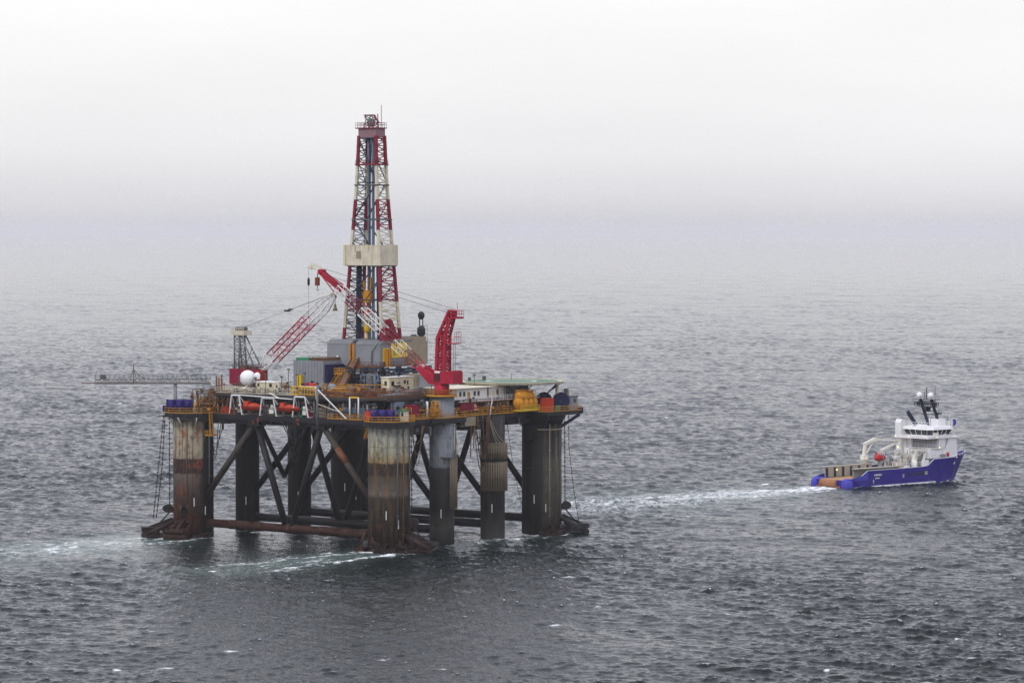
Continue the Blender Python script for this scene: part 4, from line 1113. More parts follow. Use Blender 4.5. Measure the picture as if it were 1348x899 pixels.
hk = thing('hook_block', 'dark red hook block hung close under the red crane boom tip', 'hook block', (18.3, 36.6, 57.3), 'crane hook blocks')
m = MB(); m.box((17.95, 36.2, 57.3), (18.65, 37.1, 59.2)); m.build('cheek', M['rust red'], hk); MB().tube((18.3, 36.6, 59.2), (18.3, 36.4, 60.9), .12, 6).build('shackle', M['red'], hk)
m = MB(); m.path([(18.3, 36.6, 57.3), (18.3, 36.6, 56.8), (18.3, 36.9, 56.4), (18.3, 36.5, 56.1), (18.3, 36.2, 56.5)], .09, 5); m.build('hook', M['black'], hk)
hk2 = thing('whip_line_ball', 'small hook weight on a long thin line below the boom jib tip', 'hook weight', (18.3, 39.3, 58.2), 'crane hook blocks')
MB().tube((18.3, 39.3, 49.6), (18.3, 39.3, 61.4), .045, 4).build('line', M['wire'], hk2)
m = MB(); m.lathe((18.3, 39.3, 0), [(.1, 57.2), (.3, 57.6), (.3, 58.6), (.1, 59.2)], 10); m.build('weight', M['black'], hk2)

# ------------------------------------------------------------------ left hand crane
lc = thing('pedestal_crane', 'dark red crane with pale A-frame and red and white boom beside the white spheres', 'crane', (18.3, VB, 33))
m = MB(); m.cyl((18.3, VB), 2.4, 33.02, 34.0, 24); m.build('slew_ring', M['mid grey'], lc)
m = MB(); m.box((16.5, 53.6, 34.1), (20.1, 62.4, 37.7)); m.box((16.7, 59, 33.5), (19.9, 61.6, 34.1)); mh = m.build('machinery_house', M['dark red'], lc)
m = MB(); m.rail([(16.5, 62.4, 37.7), (16.5, 53.6, 37.7), (20.1, 53.6, 37.7), (20.1, 62.4, 37.7)], 1.0, 1.2, .05, 0, loop=True); m.build('roof_rail', M['dark grey'], mh)
m = MB(); m.box((17, 58, 37.7), (19.5, 60, 38.6)); m.box((17.4, 55, 37.7), (19, 56.4, 38.4)); m.cyl((18, 57), .5, 37.7, 38.7, 12); m.build('roof_unit', M['brown'], mh)
m = MB(); m.box((16.3, 52.7, 33.9), (18.1, 53.55, 37.4)); m.build('operator_cab', M['orange'], lc)
m = MB(); m.box((16.27, 52.9, 35.3), (16.29, 53.4, 36.8)); m.build('cab_window', M['glass'], lc)
m = MB()
q0 = [(17.0, 59.8, 37.7), (19.6, 59.8, 37.7), (19.6, 61.2, 37.7), (17.0, 61.2, 37.7)]
q1 = [(17.4, 60.0, 45.4), (19.2, 60.0, 45.4), (19.2, 61.6, 45.4), (17.4, 61.6, 45.4)]
m.lattice(q0, q1, 5, .2, .09)
for u in (17.1, 19.5): m.tube((u, 54.8, 37.7), (18.3+(u-18.3)*.6, 59.6, 45.6), .17, 6); m.tube((u, 57.4, 41.4), (u, 60.2, 40.6), .1, 5); m.tube((u, 58.0, 42.4), (u, 60, 38), .09, 5)
af = m.build('gantry', M['mid grey'], lc)
m = MB(); m.box((16.9, 58.2, 45.5), (19.7, 62.2, 46.6)); m.rail([(16.9, 62.2, 46.6), (16.9, 58.2, 46.6)], .7, .8, .05, 0); m.build('gantry_head', M['cream'], af)
m = MB(); 
for v in (59.2, 60.6, 61.2): m.lathe((18.3, v, 47.0), [(.5, -.6), (.5, .6)], 12, 'x')
m.build('sheave', M['dark grey'], af)
m = MB(); m.beam((18, 57.0, 43.4), (17.6, 53.4, 43.5), .12, .12); m.beam((18, 57.6, 40.6), (17.6, 54.0, 43.4), .12, .12); m.beam((18, 58, 41.3), (18, 57, 43.4), .1, .1); m.build('aerial_bracket', M['clean white'], af)
heel2 = (18.3, 54.2, 37.4); tip2 = (21.8, 34.6, 55.2)
lb, lq = boom(lc, heel2, tip2, 1.6, 1.6, 2.9, 2.5, [(0, .17, M['white']), (.17, .66, M['red']), (.66, 1.0, M['white'])], 15, (1, .17, 0), .15, .06)
m = MB(); m.lathe((21.8, 34.4, 55.3), [(.5, -.5), (.5, .5)], 12, 'x'); m.beam((21.8, 35.2, 54.8), (21.8, 33.9, 55.6), .8, .5); m.build('boom_head', M['cream'], lb)
m = MB()
for s in (-.6, .6): m.tube((18.3+s, 60, 47.2+s*.3), (21.8+s*.5, 34.8, 55.5), .04, 5)
pw = m.build('pendant_wire', M['light wire'], lc)
p = Vector((18.3, 60, 47.2)).lerp(Vector((21.8, 34.8, 55.5)), .5)
m = MB(); m.cbox(p, (1.2, .9, .5)); m.cbox(p+Vector((0, -1.0, .35)), (1.0, .5, .4)); m.build('bridle', M['wire'], pw)
hk3 = thing('hook_block', 'small pale hook hanging below the white boom tip, left of the derrick', 'hook block', (21.8, 34.3, 51.6), 'crane hook blocks')
MB().tube((21.8, 34.3, 53), (21.8, 34.3, 55.1), .06, 5).build('line', M['wire'], hk3)
m = MB(); m.lathe((21.8, 34.3, 0), [(.12, 53.2), (.3, 52.8), (.35, 52.2), (.55, 51.8), (.55, 51.5)], 10); m.build('weight', M['fender'], hk3)

# ------------------------------------------------------------------ flare boom from the left corner
bd = Vector((-.613, .790, 0))
def bp_(t, s, z): return Vector((0, VB, 0)) + bd*t + Vector((-bd.y, bd.x, 0))*s + Vector((0, 0, z))
fb = thing('burner_boom', 'long thin lattice walkway boom reaching out left over the sea', 'boom', (0, VB, LD))
m = MB(); m.lattice([bp_(-4, -.7, 34.9), bp_(-4, .7, 34.9), bp_(-4, .7, 36.1), bp_(-4, -.7, 36.1)], [bp_(22.4, -.6, 34.9), bp_(22.4, .6, 34.9), bp_(22.4, .6, 35.9), bp_(22.4, -.6, 35.9)], 26, .11, .06)
bm_ = m.build('truss', M['mid grey'], fb)
m = MB(); m.rail([bp_(-4, -.7, 36.0), bp_(22.4, -.6, 35.9)], 1.0, 1.1, .05, 0); m.rail([bp_(-4, .7, 36.0), bp_(22.4, .6, 35.9), bp_(22.4, -.6, 35.9)], 1.0, 1.1, .05, 0); m.build('handrail', M['mid grey'], bm_)
m = MB()
for s in (-.35, 0, .35): m.tube(bp_(-4, s, 35.0), bp_(25.6 if s == 0 else 23.4, s, 35.05), .12, 6)
m.build('pipe', M['brown'], bm_)
m = MB(); m.tube(bp_(13.6, 0, 35), bp_(13.6, 0, 39.2), .12, 6); m.tube(bp_(14.4, 0, 36), bp_(13.7, 0, 38.2), .08, 5); m.tube(bp_(13.0, 0, 36), bp_(13.5, 0, 38.0), .08, 5); m.path([bp_(13.4, 0, 38.2), bp_(12.8, 0, 37.2), bp_(11.8, 0, 36.4), bp_(10.8, 0, 36.0)], .08, 5); m.cbox(bp_(20.6, 0, 36.5), (.9, .9, 1.0)); m.build('burner_mast', M['dark grey'], fb)
m = MB(); m.path([bp_(-3.2, -.2, 36), bp_(-2.6, -.2, 37), bp_(-1.2, -.2, 37.1), bp_(.6, -.2, 36.7), bp_(1.6, -.2, 36.2)], .09, 6); m.build('hose', M['dark grey'], fb)
MB().tube(bp_(4.1, 0, LD), bp_(4.1, 0, 34.8), .42, 12).build('support_post', M['grey'], fb)
m = MB(); m.cyl(bp_(-3.2, 0, 0), 1.05, LD, 34.7, 20); m.build('support_post', M['grey'], fb)
# rusty posts beside it
for k, (t, s, h) in enumerate(((-5.2, -1.4, 36.6), (-5.8, -1.0, 36.2), (-6.4, -1.6, 37.0), (-7.0, -1.2, 35.0))):
    MB().tube(bp_(t, s, LD), bp_(t, s, h), .2, 8).build('rusty_post', M['rail brown'], rig)

# ------------------------------------------------------------------ spheres and cream cabin
sp = thing('radome', 'large white sphere standing before the dark red crane', 'radome', (4.8, 45.9, UD), 'white spheres by the crane')
m = MB(); m.sphere((4.8, 45.9, 36.3), 1.85, 32); s_ = m.build('dome', M['clean white'], sp)
m = MB(); m.lathe((4.8, 45.9, 0), [(1.87, 36.22), (1.87, 36.34)], 32); m.build('seam', M['white'], s_)
m = MB(); m.cyl((4.8, 45.9), .9, UD, 34.8, 16); m.cyl((4.8, 45.9), 1.5, UD, UD+.4, 16); m.build('pedestal', M['brown'], sp)
sp2 = thing('radome', 'small white sphere on a post beside the large sphere', 'radome', (4.8, 43.0, UD), 'white spheres by the crane')
m = MB(); m.sphere((4.8, 43.0, 37.0), .72, 20); m.cyl((4.8, 43), .62, 36.2, 36.9, 16); m.build('dome', M['clean white'], sp2)
m = MB(); m.tube((4.8, 43, UD), (4.8, 43, 36.3), .16, 8); m.tube((4.6, 43.6, UD), (4.8, 43, 35), .08, 6); m.build('post', M['yellow'], sp2)
wc = thing('deck_cabin', 'cream deck cabin right of the small white sphere', 'cabin', (5, 39, UD))
m = MB(); m.box((3.2, 35.6, UD+.05), (6.2, 42.2, 35.6)); w_ = m.build('wall', M['cabin cream'], wc)
m = MB(); m.box((3.0, 35.4, 35.6), (6.4, 42.4, 35.8)); m.build('roof', M['clean white'], wc)
m = MB(); m.box((2.4, 34.2, UD+.05), (4, 35.5, 35.9)); m.build('porch', M['cream'], wc)
MB().box((2.36, 34.7, 34.6), (2.39, 35.1, 35.2)).build('window', M['glass'], wc)
m = MB(); m.box((3.14, 38, 33.4), (3.19, 41.5, 34.4)); m.build('opening', M['black'], wc)

# ------------------------------------------------------------------ worn cream cabin by the front crane
cc = thing('deck_cabin', 'worn cream cabin with small dark windows under the red crane boom', 'cabin', (13, 8.6, UD))
m = MB(); m.box((9.2, 7.6, UD+.9), (17.6, 9.9, 37.3)); w_ = m.build('wall', M['cabin cream'], cc)
m = MB()
for u, z, w, hh in ((9.9, 35.5, .9, 1.0), (14.2, 35.8, .7, .8), (15.3, 35.6, .5, .9), (15.5, 34.4, .5, .8)): m.box((u, 7.54, z), (u+w, 7.59, z+hh))
m.box((9.14, 8.3, 35.6), (9.19, 9.0, 36.5)); m.build('window', M['glass'], cc)
m = MB(); m.box((11.9, 7.54, 35.9), (13.0, 7.59, 36.25)); m.box((13.2, 7.5, 35.0), (13.5, 7.59, 35.3)); m.build('vent', M['mid grey'], cc)
m = MB(); m.box((9, 7.4, 37.3), (17.8, 10.1, 37.45)); m.build('roof', M['white'], cc)
m = MB(); m.box((9, 7.2, UD+.05), (17.8, 10, UD+.9)); m.build('skid', M['rail brown'], cc)

# ------------------------------------------------------------------ accommodation and helideck
ac = thing('accommodation_block', 'long white accommodation block with small paired windows under the helideck', 'building', (40, 7, LD))
m = MB(); m.box((24.4, 2.2, 31.5), (44.2, 12.6, 34.3)); aw = m.build('upper_storey', M['white'], ac)
m = MB(); m.box((44.2, 2.6, 31.5), (53.4, 12.6, 34.2)); m.build('upper_storey', M['mid grey'], ac)
m = MB(); m.box((30.8, 4.2, LD), (52.6, 12.6, 31.2)); m.build('lower_storey', M['tan'], ac)
for u in (27.6, 29.0, 32.8, 34.2, 41.2): 
    m = MB(); m.box((u-.38, 2.13, 32.6), (u+.38, 2.19, 33.6)); wn = m.build('window', M['glass'], ac)
    m = MB(); m.box((u-.46, 2.1, 32.5), (u+.46, 2.17, 32.58)); m.box((u-.46, 2.1, 33.62), (u+.46, 2.17, 33.7)); m.build('window_frame', M['cream'], wn)
for u in (46, 48, 50, 52): MB().box((u-.35, 2.53, 32.7), (u+.35, 2.59, 33.5)).build('window', M['glass'], ac)
for u, mt in ((30.6, 'yellow'), (38.2, 'cream'), (39.6, 'cream')): MB().box((u-.42, 2.1, 31.55), (u+.42, 2.19, 33.5)).build('door', M[mt], ac)
m = MB(); m.box((23.8, 1.6, 34.3), (44.4, 12.8, 34.45)); m.build('roof', M['cream'], ac)
m = MB(); m.box((23.6, -.6, 31.2), (53.5, 2.19, 31.5)); wk = m.build('walkway', M['rail brown'], ac)
m = MB(); m.rail([(23.6, -.5, 31.5), (53.4, -.5, 31.5)], 1.0, 1.5, .045, .12); m.build('handrail', M['white'], wk)
for u in (26, 30, 34, 38, 42, 46, 50): MB().tube((u, -.3, LD), (u, -.3, 31.2), .13, 6).build('post', M['mid grey'], ac)
m = MB(); m.box((37.4, 1.9, 31.5), (37.6, 2.19, 34.3)); m.tube((41, 1.8, 31.5), (41, 1.8, 34.3), .12, 6); m.tube((43, 1.6, 31.5), (43, 1.6, 34.3), .12, 6); m.build('drain_pipe', M['fender'], ac)

hd = thing('helideck', 'flat green eight sided helideck with a pale edge above the white block', 'helideck', (51.8, 6.4, LD))
m = MB(); m.prism(octo(51.8, 6.4, 11.9, 8, .5), 34.75, 35.1); m.build('landing_surface', M['helideck green'], hd)
# wide edge netting frame
m = MB(); o1, o2 = octo(51.8, 6.4, 11.9, 8, .5), octo(51.8, 6.4, 13.0, 8, .5)
for i in range(8):
    j = (i+1) % 8
    m.beam((*o1[i], 34.9), (*o1[j], 34.9), .3, .5)
    m.beam((*o2[i], 35.15), (*o2[j], 35.15), .12, .12)
    for k in range(7):
        a = Vector((*o1[i], 35.0)).lerp(Vector((*o1[j], 35.0)), k/7); b = Vector((*o2[i], 35.15)).lerp(Vector((*o2[j], 35.15)), k/7); m.tube(a, b, .06, 4)
m.build('safety_net_frame', M['cream'], hd)
m = MB()
for i in range(8):
    j = (i+1) % 8
    for f in (.35, .7):
        a = Vector((*o1[i], 34.95)).lerp(Vector((*o2[i], 35.1)), f); b = Vector((*o1[j], 34.95)).lerp(Vector((*o2[j], 35.1)), f); m.tube(a, b, .05, 4)
m.build('safety_net', M['fender'], hd)
m = MB()
for k in range(32):
    a, b = 2*math.pi*k/32, 2*math.pi*(k+1)/32
    m.add([(51.8+5.2*math.cos(a), 6.4+5.2*math.sin(a), 35.105), (51.8+6.0*math.cos(a), 6.4+6.0*math.sin(a), 35.105), (51.8+6.0*math.cos(b), 6.4+6.0*math.sin(b), 35.105), (51.8+5.2*math.cos(b), 6.4+5.2*math.sin(b), 35.105)], [(0, 1, 2, 3)])
m.build('circle_marking', M['cream'], hd)
m = MB()
for v in (-1, 2.5, 6, 10, 14): m.box((42, v-.12, 34.3), (61.5, v+.12, 34.74))
for u in (44, 49, 54, 59): m.box((u-.12, -2, 34.46), (u+.12, 15, 34.735))
m.build('support_beam', M['dark grey'], hd)
MB().cyl((58.4, -1.9), .42, LD+.03, 34.74, 14).build('support_post', M['cream'], hd)
m = MB(); m.tube((58.4, -1.6, 34.3), (54.2, -1.2, 31.6), .16, 6); m.tube((61, -1, 34.5), (54, -.8, 31.6), .14, 6); m.tube((50, -1.2, 34.5), (45.6, -.9, 32), .12, 6); m.build('strut', M['dark grey'], hd)
m = MB(); m.tube((56.4, 10, 35.1), (56.4, 10, 36.6), .07, 5); m.cbox((52, 14.6, 35.6), (.6, .6, .9)); m.cbox((47, 15, 35.5), (.5, .5, .7)); m.build('deck_light', M['dark grey'], hd)

# ------------------------------------------------------------------ boats and davits along the left edge
def lifeboat(org, label):
    u, v = org
    t = thing('lifeboat', label, 'lifeboat', (u, v, LD+.9), 'orange boats under white davits')
    m = MB(); b = len(m.v)
    st = [(-3.3, .15, .9), (-2.8, .85, .35), (-1.2, 1.2, .05), (1.2, 1.2, .05), (2.7, .9, .3), (3.3, .15, .8)]
    ring = []
    for x, w, z in st:
        ring.append([(u-w, v+x, LD+2.0), (u-w*.9, v+x, LD+1.5+z*.2), (u-w*.35, v+x, LD+.9+z), (u+w*.35, v+x, LD+.9+z), (u+w*.9, v+x, LD+1.5+z*.2), (u+w, v+x, LD+2.0)])
    vs = [p for r in ring for p in r]; fs = []
    for i in range(5):
        for k in range(5): fs.append((i*6+k, i*6+k+1, (i+1)*6+k+1, (i+1)*6+k))
        fs.append((i*6+5, i*6, (i+1)*6, (i+1)*6+5))
    fs += [tuple(range(6))[::-1], tuple(range(30, 36))]
    m.add(vs, fs, False); m.build('hull', M['orange'], t)
    m = MB(); m.sphere((u, v-.5, LD+2.0), 1.0, 14, .75, 1.0, 1.7); m.prism_y([(u-.7, LD+2.05), (u+.7, LD+2.05), (u+.5, LD+3.1), (u-.5, LD+3.1)], v+.9, v+2.2); m.sphere((u, v-2.1, LD+2.0), .7, 10, .5, .9, 1.1); m.build('canopy', M['orange sheet'], t)
    m = MB(); m.box((u-1.25, v-2.6, LD+1.9), (u+1.25, v+2.6, LD+2.04)); m.build('fender_strip', M['rust red'], t)
    return t
lifeboat((-.6, 39.6), 'orange lifeboat under the left white davit, nearer the tan column')
lifeboat((-.7, 28.6), 'brighter orange lifeboat under the middle white davit frames')
def davit(v, label, w=2.0, hgt=4.4, lean=2.4):
    t = thing('davit', label, 'davit', (-1.5, v, LD), 'white boat davits')
    for s in (-1, 1):
        y = v+s*w
        m = MB(); m.beam((-1.3, y, LD-.4), (-1.5, y-s*.9, LD+hgt), .22, .22); m.beam((1.2, y+s*.3, LD), (-1.4, y-s*.9, LD+hgt), .16, .16); m.beam((-1.35, y-s*.3, LD+hgt*.4), (.9, y+s*.1, LD+hgt*.3), .12, .12); m.beam((-1.3, y, LD+.02), (1.2, y+s*.3, LD+.02), .2, .2)
        m.build('davit_arm', M['clean white'], t)
    m = MB(); m.beam((-1.5, v-w+.9, LD+hgt), (-1.5, v+w-.9, LD+hgt), .3, .3); m.build('cross_beam', M['clean white'], t)
    m = MB(); m.tube((-1.5, v-.6, LD+hgt-.2), (-1.2, v-.6, LD+2.4), .04, 4); m.tube((-1.5, v+.6, LD+hgt-.2), (-1.2, v+.6, LD+2.4), .04, 4); m.build('fall_wire', M['wire'], t)
    m = MB(); m.cbox((.2, v, LD+1.1), (1.0, 1.4, 1.2)); m.cyl((.2, v), .5, LD+1.7, LD+2.4, 12); m.build('winch', M['ship cream'], t)
    return t
davit(44.0, 'white A-shaped davit at the left end, next to the rusty pipes')
davit(34.2, 'white square davit frame between the two orange lifeboats', 2.6, 4.0)
davit(24.6, 'white davit with splayed legs right of the brighter lifeboat', 2.4, 4.6)
t = thing('stay_boom', 'long white slanting strut braced to the grey post above the deck edge', 'strut', (-1.5, 19.4, LD))
m = MB(); m.beam((-1.5, 20.2, UD+2.2), (-1.7, 10.8, LD+.2), .22, .22); m.build('strut_beam', M['white'], t); m = MB(); m.beam((-1.5, 19.4, 31.6), (-1.7, 12, LD+1.4), .14, .14); m.beam((-1.5, 20.2, UD+2.2), (-1.5, 19.4, 30.9), .14, .14); m.build('brace_rod', M['cream'], t)
t = thing('stay_boom', 'white boom lying level along the deck edge over the lifeboats', 'strut', (-1.6, 36, LD+4))
MB().beam((-1.7, 42.5, LD+4.5), (-1.7, 26.5, LD+4.0), .2, .2).build('strut_beam', M['clean white'], t); m = MB(); m.beam((-1.7, 30.5, LD+4.1), (-1.2, 34, UD+.4), .18, .18); m.build('brace_rod', M['white'], t)

# yellow boat (ribbed, enclosed) on the right side
yb = thing('enclosed_lifeboat', 'bulging amber enclosed lifeboat slung before the right column', 'lifeboat', (46.2, -1.9, LD))
m = MB()
for k in range(4): m.sphere((43.6+1.75*k, -2.0, 30.5), 1.12, 16, 1.35, .95, 1.25)
m.build('hull', M['amber'], yb)
m = MB(); m.lathe((0, -2.0, 32.05), [(.7, 43.0), (1.15, 43.6), (1.15, 48.2), (.7, 49)], 14, 'x'); m.build('canopy', M['amber'], yb)
m = MB(); m.rail([(43.4, -3.0, 32.8), (48.6, -3.0, 32.8), (48.6, -1.2, 32.8), (43.4, -1.2, 32.8)], .7, .8, .06, 0, loop=True); m.build('roof_rail', M['amber'], yb)
m = MB(); m.box((42.6, -3.4, 28.75), (49.8, -.9, 29.1)); m.rail([(42.6, -3.4, 29.1), (49.8, -3.4, 29.1)], .9, .9, .07, .2); m.build('cradle', M['bright yellow'], yb)

# ------------------------------------------------------------------ anchor winches
def winch(org, label, mat, nd, along, spin, z=LD+.02, sc=1.0):
    u, v = org
    t = thing('mooring_winch', label, 'winch', (u, v, z), 'anchor winches on the corner columns', spin=spin)
    c, s = math.cos(spin), math.sin(spin)
    def B(x0, y0, z0, x1, y1, z1, m):
        vs = []
        for zz in (z0, z1):
            for x, y in ((x0, y0), (x1, y0), (x1, y1), (x0, y1)): vs.append((u+c*x-s*y, v+s*x+c*y, z+zz))
        m.add(vs, [(0, 3, 2, 1), (4, 5, 6, 7), (0, 1, 5, 4), (1, 2, 6, 5), (2, 3, 7, 6), (3, 0, 4, 7)])
    m = MB(); B(-along/2, -1.5, 0, along/2, 1.5, .5, m); m.build('bed', M['black'], t)
    for k in range(nd):
        x = -along/2+along*(k+.5)/nd
        m = MB(); n = 18
        vs = []
        for dx in (-along/nd*.47, along/nd*.47):
            for q in range(n): a = 2*math.pi*q/n; X_, Y_ = x+dx, 1.35*sc*math.cos(a); vs.append((u+c*X_-s*Y_, v+s*X_+c*Y_, z+1.55*sc+1.35*sc*math.sin(a)))
        m.add(vs, [(q, (q+1) % n, n+(q+1) % n, n+q) for q in range(n)]+[tuple(range(n))[::-1], tuple(range(n, 2*n))], [True]*n+[False]*2)
        m.build('drum_cover', mat, t)
        m = MB(); B(x-along/nd*.5, -1.45, .45, x-along/nd*.475, 1.45, 2.9*sc, m); B(x+along/nd*.475, -1.45, .45, x+along/nd*.5, 1.45, 2.9*sc, m); m.build('side_frame', mat, t)
    m = MB(); B(-along/2-.9, -.8, .1, -along/2, .8, 1.5*sc, m); m.build('motor', mat, t)
    return t
sp_ = R(-52.2)     # winch beds lie square to the diagonal of the corner
winch((-1.8, VB+2.6), 'blue mooring winch on the left corner column, below the burner boom', M['blue'], 3, 5.8, sp_)
winch((-1.6, .6), 'violet blue mooring winch on the front column behind yellow rails', M['blue'], 3, 5.6, sp_, LD+.02, .85)
t = thing('mooring_winch', 'pair of tall navy winch drums on the right corner column', 'winch', (57.4, -1.4, LD), 'anchor winches on the corner columns')
dv_ = Vector((.79, .613, 0)); rt_ = Vector((.613, -.79, 0))
for k in (-1, 1):
    c_ = Vector((57.2, -1.2, LD+2.15))+rt_*(1.95*k+.2)
    m = MB(); m.tube(c_-dv_*1.4, c_+dv_*1.4, 1.75, 24); m.tube(c_-dv_*1.5, c_-dv_*1.35, 1.95, 24); m.tube(c_+dv_*1.35, c_+dv_*1.5, 1.95, 24); m.build('drum_cover', M['navy'], t, True)
    m = MB(); m.tube(c_-dv_*1.75, c_-dv_*1.5, .4, 12); m.build('axle_cap', M['pipe blue'], t)
m = MB(); m.beam(Vector((57.2, -1.2, LD+.25))-rt_*4, Vector((57.2, -1.2, LD+.25))+rt_*4.2, 2.6, .4); m.build('bed', M['navy'], t)
MB().box((-4.4, 1.8, LD+.03), (-3.4, 3.2, LD+2.2)).solo('tool_locker', M['orange sheet'], 'flat orange locker at the front column, left of the violet winch', 'locker', (-3.9, 2.5, LD))
t = thing('winch_control_stand', 'pale green control stand right of the violet blue winch', 'control stand', (1.6, -3.0, LD))
m = MB(); m.box((1.2, -3.4, LD+.03), (2.6, -2.2, LD+2.2)); m.build('cabinet', M['cream'], t); MB().box((.9, -3.6, LD+2.2), (2.9, -2.0, LD+2.45)).build('roof', M['green'], t); MB().box((1.16, -3.1, LD+1.1), (1.19, -2.5, LD+1.9)).build('window', M['glass'], t)
t = thing('control_cabin', 'small grey winch cabin at the far right edge of the rig', 'cabin', (60, -4.8, LD))
m = MB(); m.box((58.7, -5.9, LD+.05), (61.0, -3.4, 31.6)); m.build('wall', M['grey'], t)
m = MB(); m.box((58.5, -6.1, 31.6), (61.2, -3.2, 31.8)); m.rail([(58.6, -3.3, 31.8), (58.6, -6, 31.8), (61.1, -6, 31.8)], 1.0, .9, .045, 0); m.build('roof', M['mid grey'], t)
m = MB(); m.box((58.64, -5.3, 30.2), (58.69, -4.5, 31.0)); m.box((59.4, -5.96, 30.2), (60.2, -5.91, 31.0)); m.build('window', M['glass'], t)
m = MB(); m.box((58.0, -3.1, LD+.05), (58.5, -2.5, 32.4)); m.box((58.7, -4.4, 31.8), (59.5, -3.6, 33.4)); m.build('aerial_box', M['fender'], t)

# ------------------------------------------------------------------ containers, lockers and drums
def container(a, b, mat, label, cat='container', group=None, ribs='v'):
    a, b = Vector(a), Vector(b)
    t = thing('container' if cat == 'container' else cat.replace(' ', '_'), label, cat, ((a.x+b.x)/2, (a.y+b.y)/2, a.z), group)
    MB().box(a, b).build('body', mat, t)
    m = MB()
    for k in range(1, int((b.y-a.y)/.45)): y = a.y+.45*k; m.box((a.x-.05, y-.08, a.z+.1), (a.x-.003, y+.08, b.z-.1))
    for k in range(1, int((b.x-a.x)/.45)): x = a.x+.45*k; m.box((x-.08, a.y-.05, a.z+.1), (x+.08, a.y-.003, b.z-.1))
    m.build('rib', mat, t)
    m = MB(); m.box((a.x-.07, a.y-.07, b.z), (b.x+.07, b.y+.07, b.z+.1)); m.build('roof', mat, t)
    return t
container((23.4, -1.3, 29.5), (28.2, .9, 31.05), M['dark red'], 'deep red container beside the blue grey crane pillar')
MB().prism_y([(28.5, 29.5), (30.2, 29.5), (29.3, 30.8), (28.5, 31.0)], -1.1, .3).solo('tarpaulin_bundle', plain('salmon sheet', (.62, .25, .16)), 'salmon pink sheeted bundle beside the deep red container', 'bundle', (29, -.4, 29.5))
container((.5, 22.4, LD+.03), (2.9, 24.4, 31.2), M['dark red'], 'dark red locker box beyond the white splayed davit', 'locker')
container((-.3, 24.9, LD+.03), (.9, 26.0, 30.3), M['green'], 'green bin at the foot of the splayed white davit', 'bin')
container((7.2, -1.0, LD+.03), (9.2, 1.4, 31.5), M['dark red'], 'upright dark red container right of the violet winch', 'container')
container((50.2, -5.6, LD+.05), (52.2, -3.2, 31.4), M['orange sheet'], 'orange container between the amber boat and navy winch drums')
container((53.2, -5.6, LD+.05), (54.6, -4.6, 29.6), M['green'], 'low green bin in front of the navy winch drums', 'bin')
container((.4, 52.0, LD+.03), (2.2, 53.6, 30.0), M['red'], 'small red box under rusty posts at the left column', 'locker')
container((-.6, 46.6, LD+.03), (.6, 49.0, 29.9), M['orange'], 'orange box behind rails right of the left column', 'locker')
for k, (u, v, mt, lb) in enumerate(((6.4, 27.6, 'orange', 'orange barrel on the upper deck before the grey plant building'), (6.6, 24.8, 'blue grey', 'pale blue tank by the yellow barrier'), (5.6, 21.2, 'grey', 'grey upright tank right of the yellow barrier'), (7.2, 30.4, 'dark red', 'dark red barrel by the cabin end'))):
    t = thing('storage_drum', lb, 'drum', (u, v, UD), 'drums on the upper deck')
    m = MB(); m.lathe((u, v, 0), [(.85, UD), (.9, UD+.1), (.9, UD+2.2), (.6, UD+2.5)], 16); m.build('shell', M[mt], t)
    m = MB(); m.lathe((u, v, 0), [(.93, UD+.7), (.93, UD+.8)], 16); m.lathe((u, v, 0), [(.93, UD+1.5), (.93, UD+1.6)], 16); m.build('hoop', M['dark grey'], t)
# stacked pipe racks
def pipe_stack(u0, u1, v0, n, rows, z, r, mat, label, along='u'):
    t = thing('pipe_stack', label, 'pipe stack', ((u0+u1)/2, v0, z), 'stacked pipes on deck')
    m = MB()
    for rr in range(rows):
        for k in range(n):
            c = v0+(k+.5*(rr % 2))*2*r*1.05; zz = z+.3+r+rr*1.8*r
            if along == 'u': m.tube((u0, c, zz), (u1, c, zz), r, 8)
            else: m.tube((c, u0, zz), (c, u1, zz), r, 8)
    m.build('pipes', mat, t)
    m = MB()
    for f in (.15, .5, .85):
        x = u0+(u1-u0)*f
        if along == 'u': m.box((x-.15, v0-.4, z), (x+.15, v0+n*2.1*r+.2, z+.28))
        else: m.box((v0-.4, x-.15, z), (v0+n*2.1*r+.2, x+.15, z+.28))
    m.build('bolster', M['brown'], t)
pipe_stack(1.0, 12, 12.2, 14, 2, UD, .11, M['brown'], 'rusty brown pipes stacked on the upper deck behind the front column')
pipe_stack(2.0, 12.4, 17.6, 14, 2, UD, .11, M['dark grey'], 'dark grey pipes stacked below the foot of the sloping ramp')
pipe_stack(6.2, 13.0, .15, 12, 9, LD, .14, M['blue grey'], 'blue grey pipes racked high between the two white posts', 'v')
pipe_stack(3.4, 16, 3.2, 9, 2, UD, .12, M['mid grey'], 'grey pipes stacked at the front deck edge below the cream cabin')
# amber scaffold stack by the crane pillar
t = thing('scaffold', 'amber tube scaffold standing left of the blue grey crane pillar', 'scaffold', (13.6, -1.8, LD))
m = MB(); m.lattice([(12.6, -2.6, LD), (15, -2.6, LD), (15, -1.0, LD), (12.6, -1.0, LD)], [(13.2, -2.3, 32.2), (14.4, -2.3, 32.2), (14.4, -1.3, 32.2), (13.2, -1.3, 32.2)], 5, .1, .07); m.build('tubes', M['yellow'], t); m = MB(); m.box((12.8, -2.5, 30.1), (14.8, -1.1, 30.2)); m.box((12.7, -2.6, 29.2), (14.9, -1.0, 29.3)); m.build('planks', M['amber'], t)

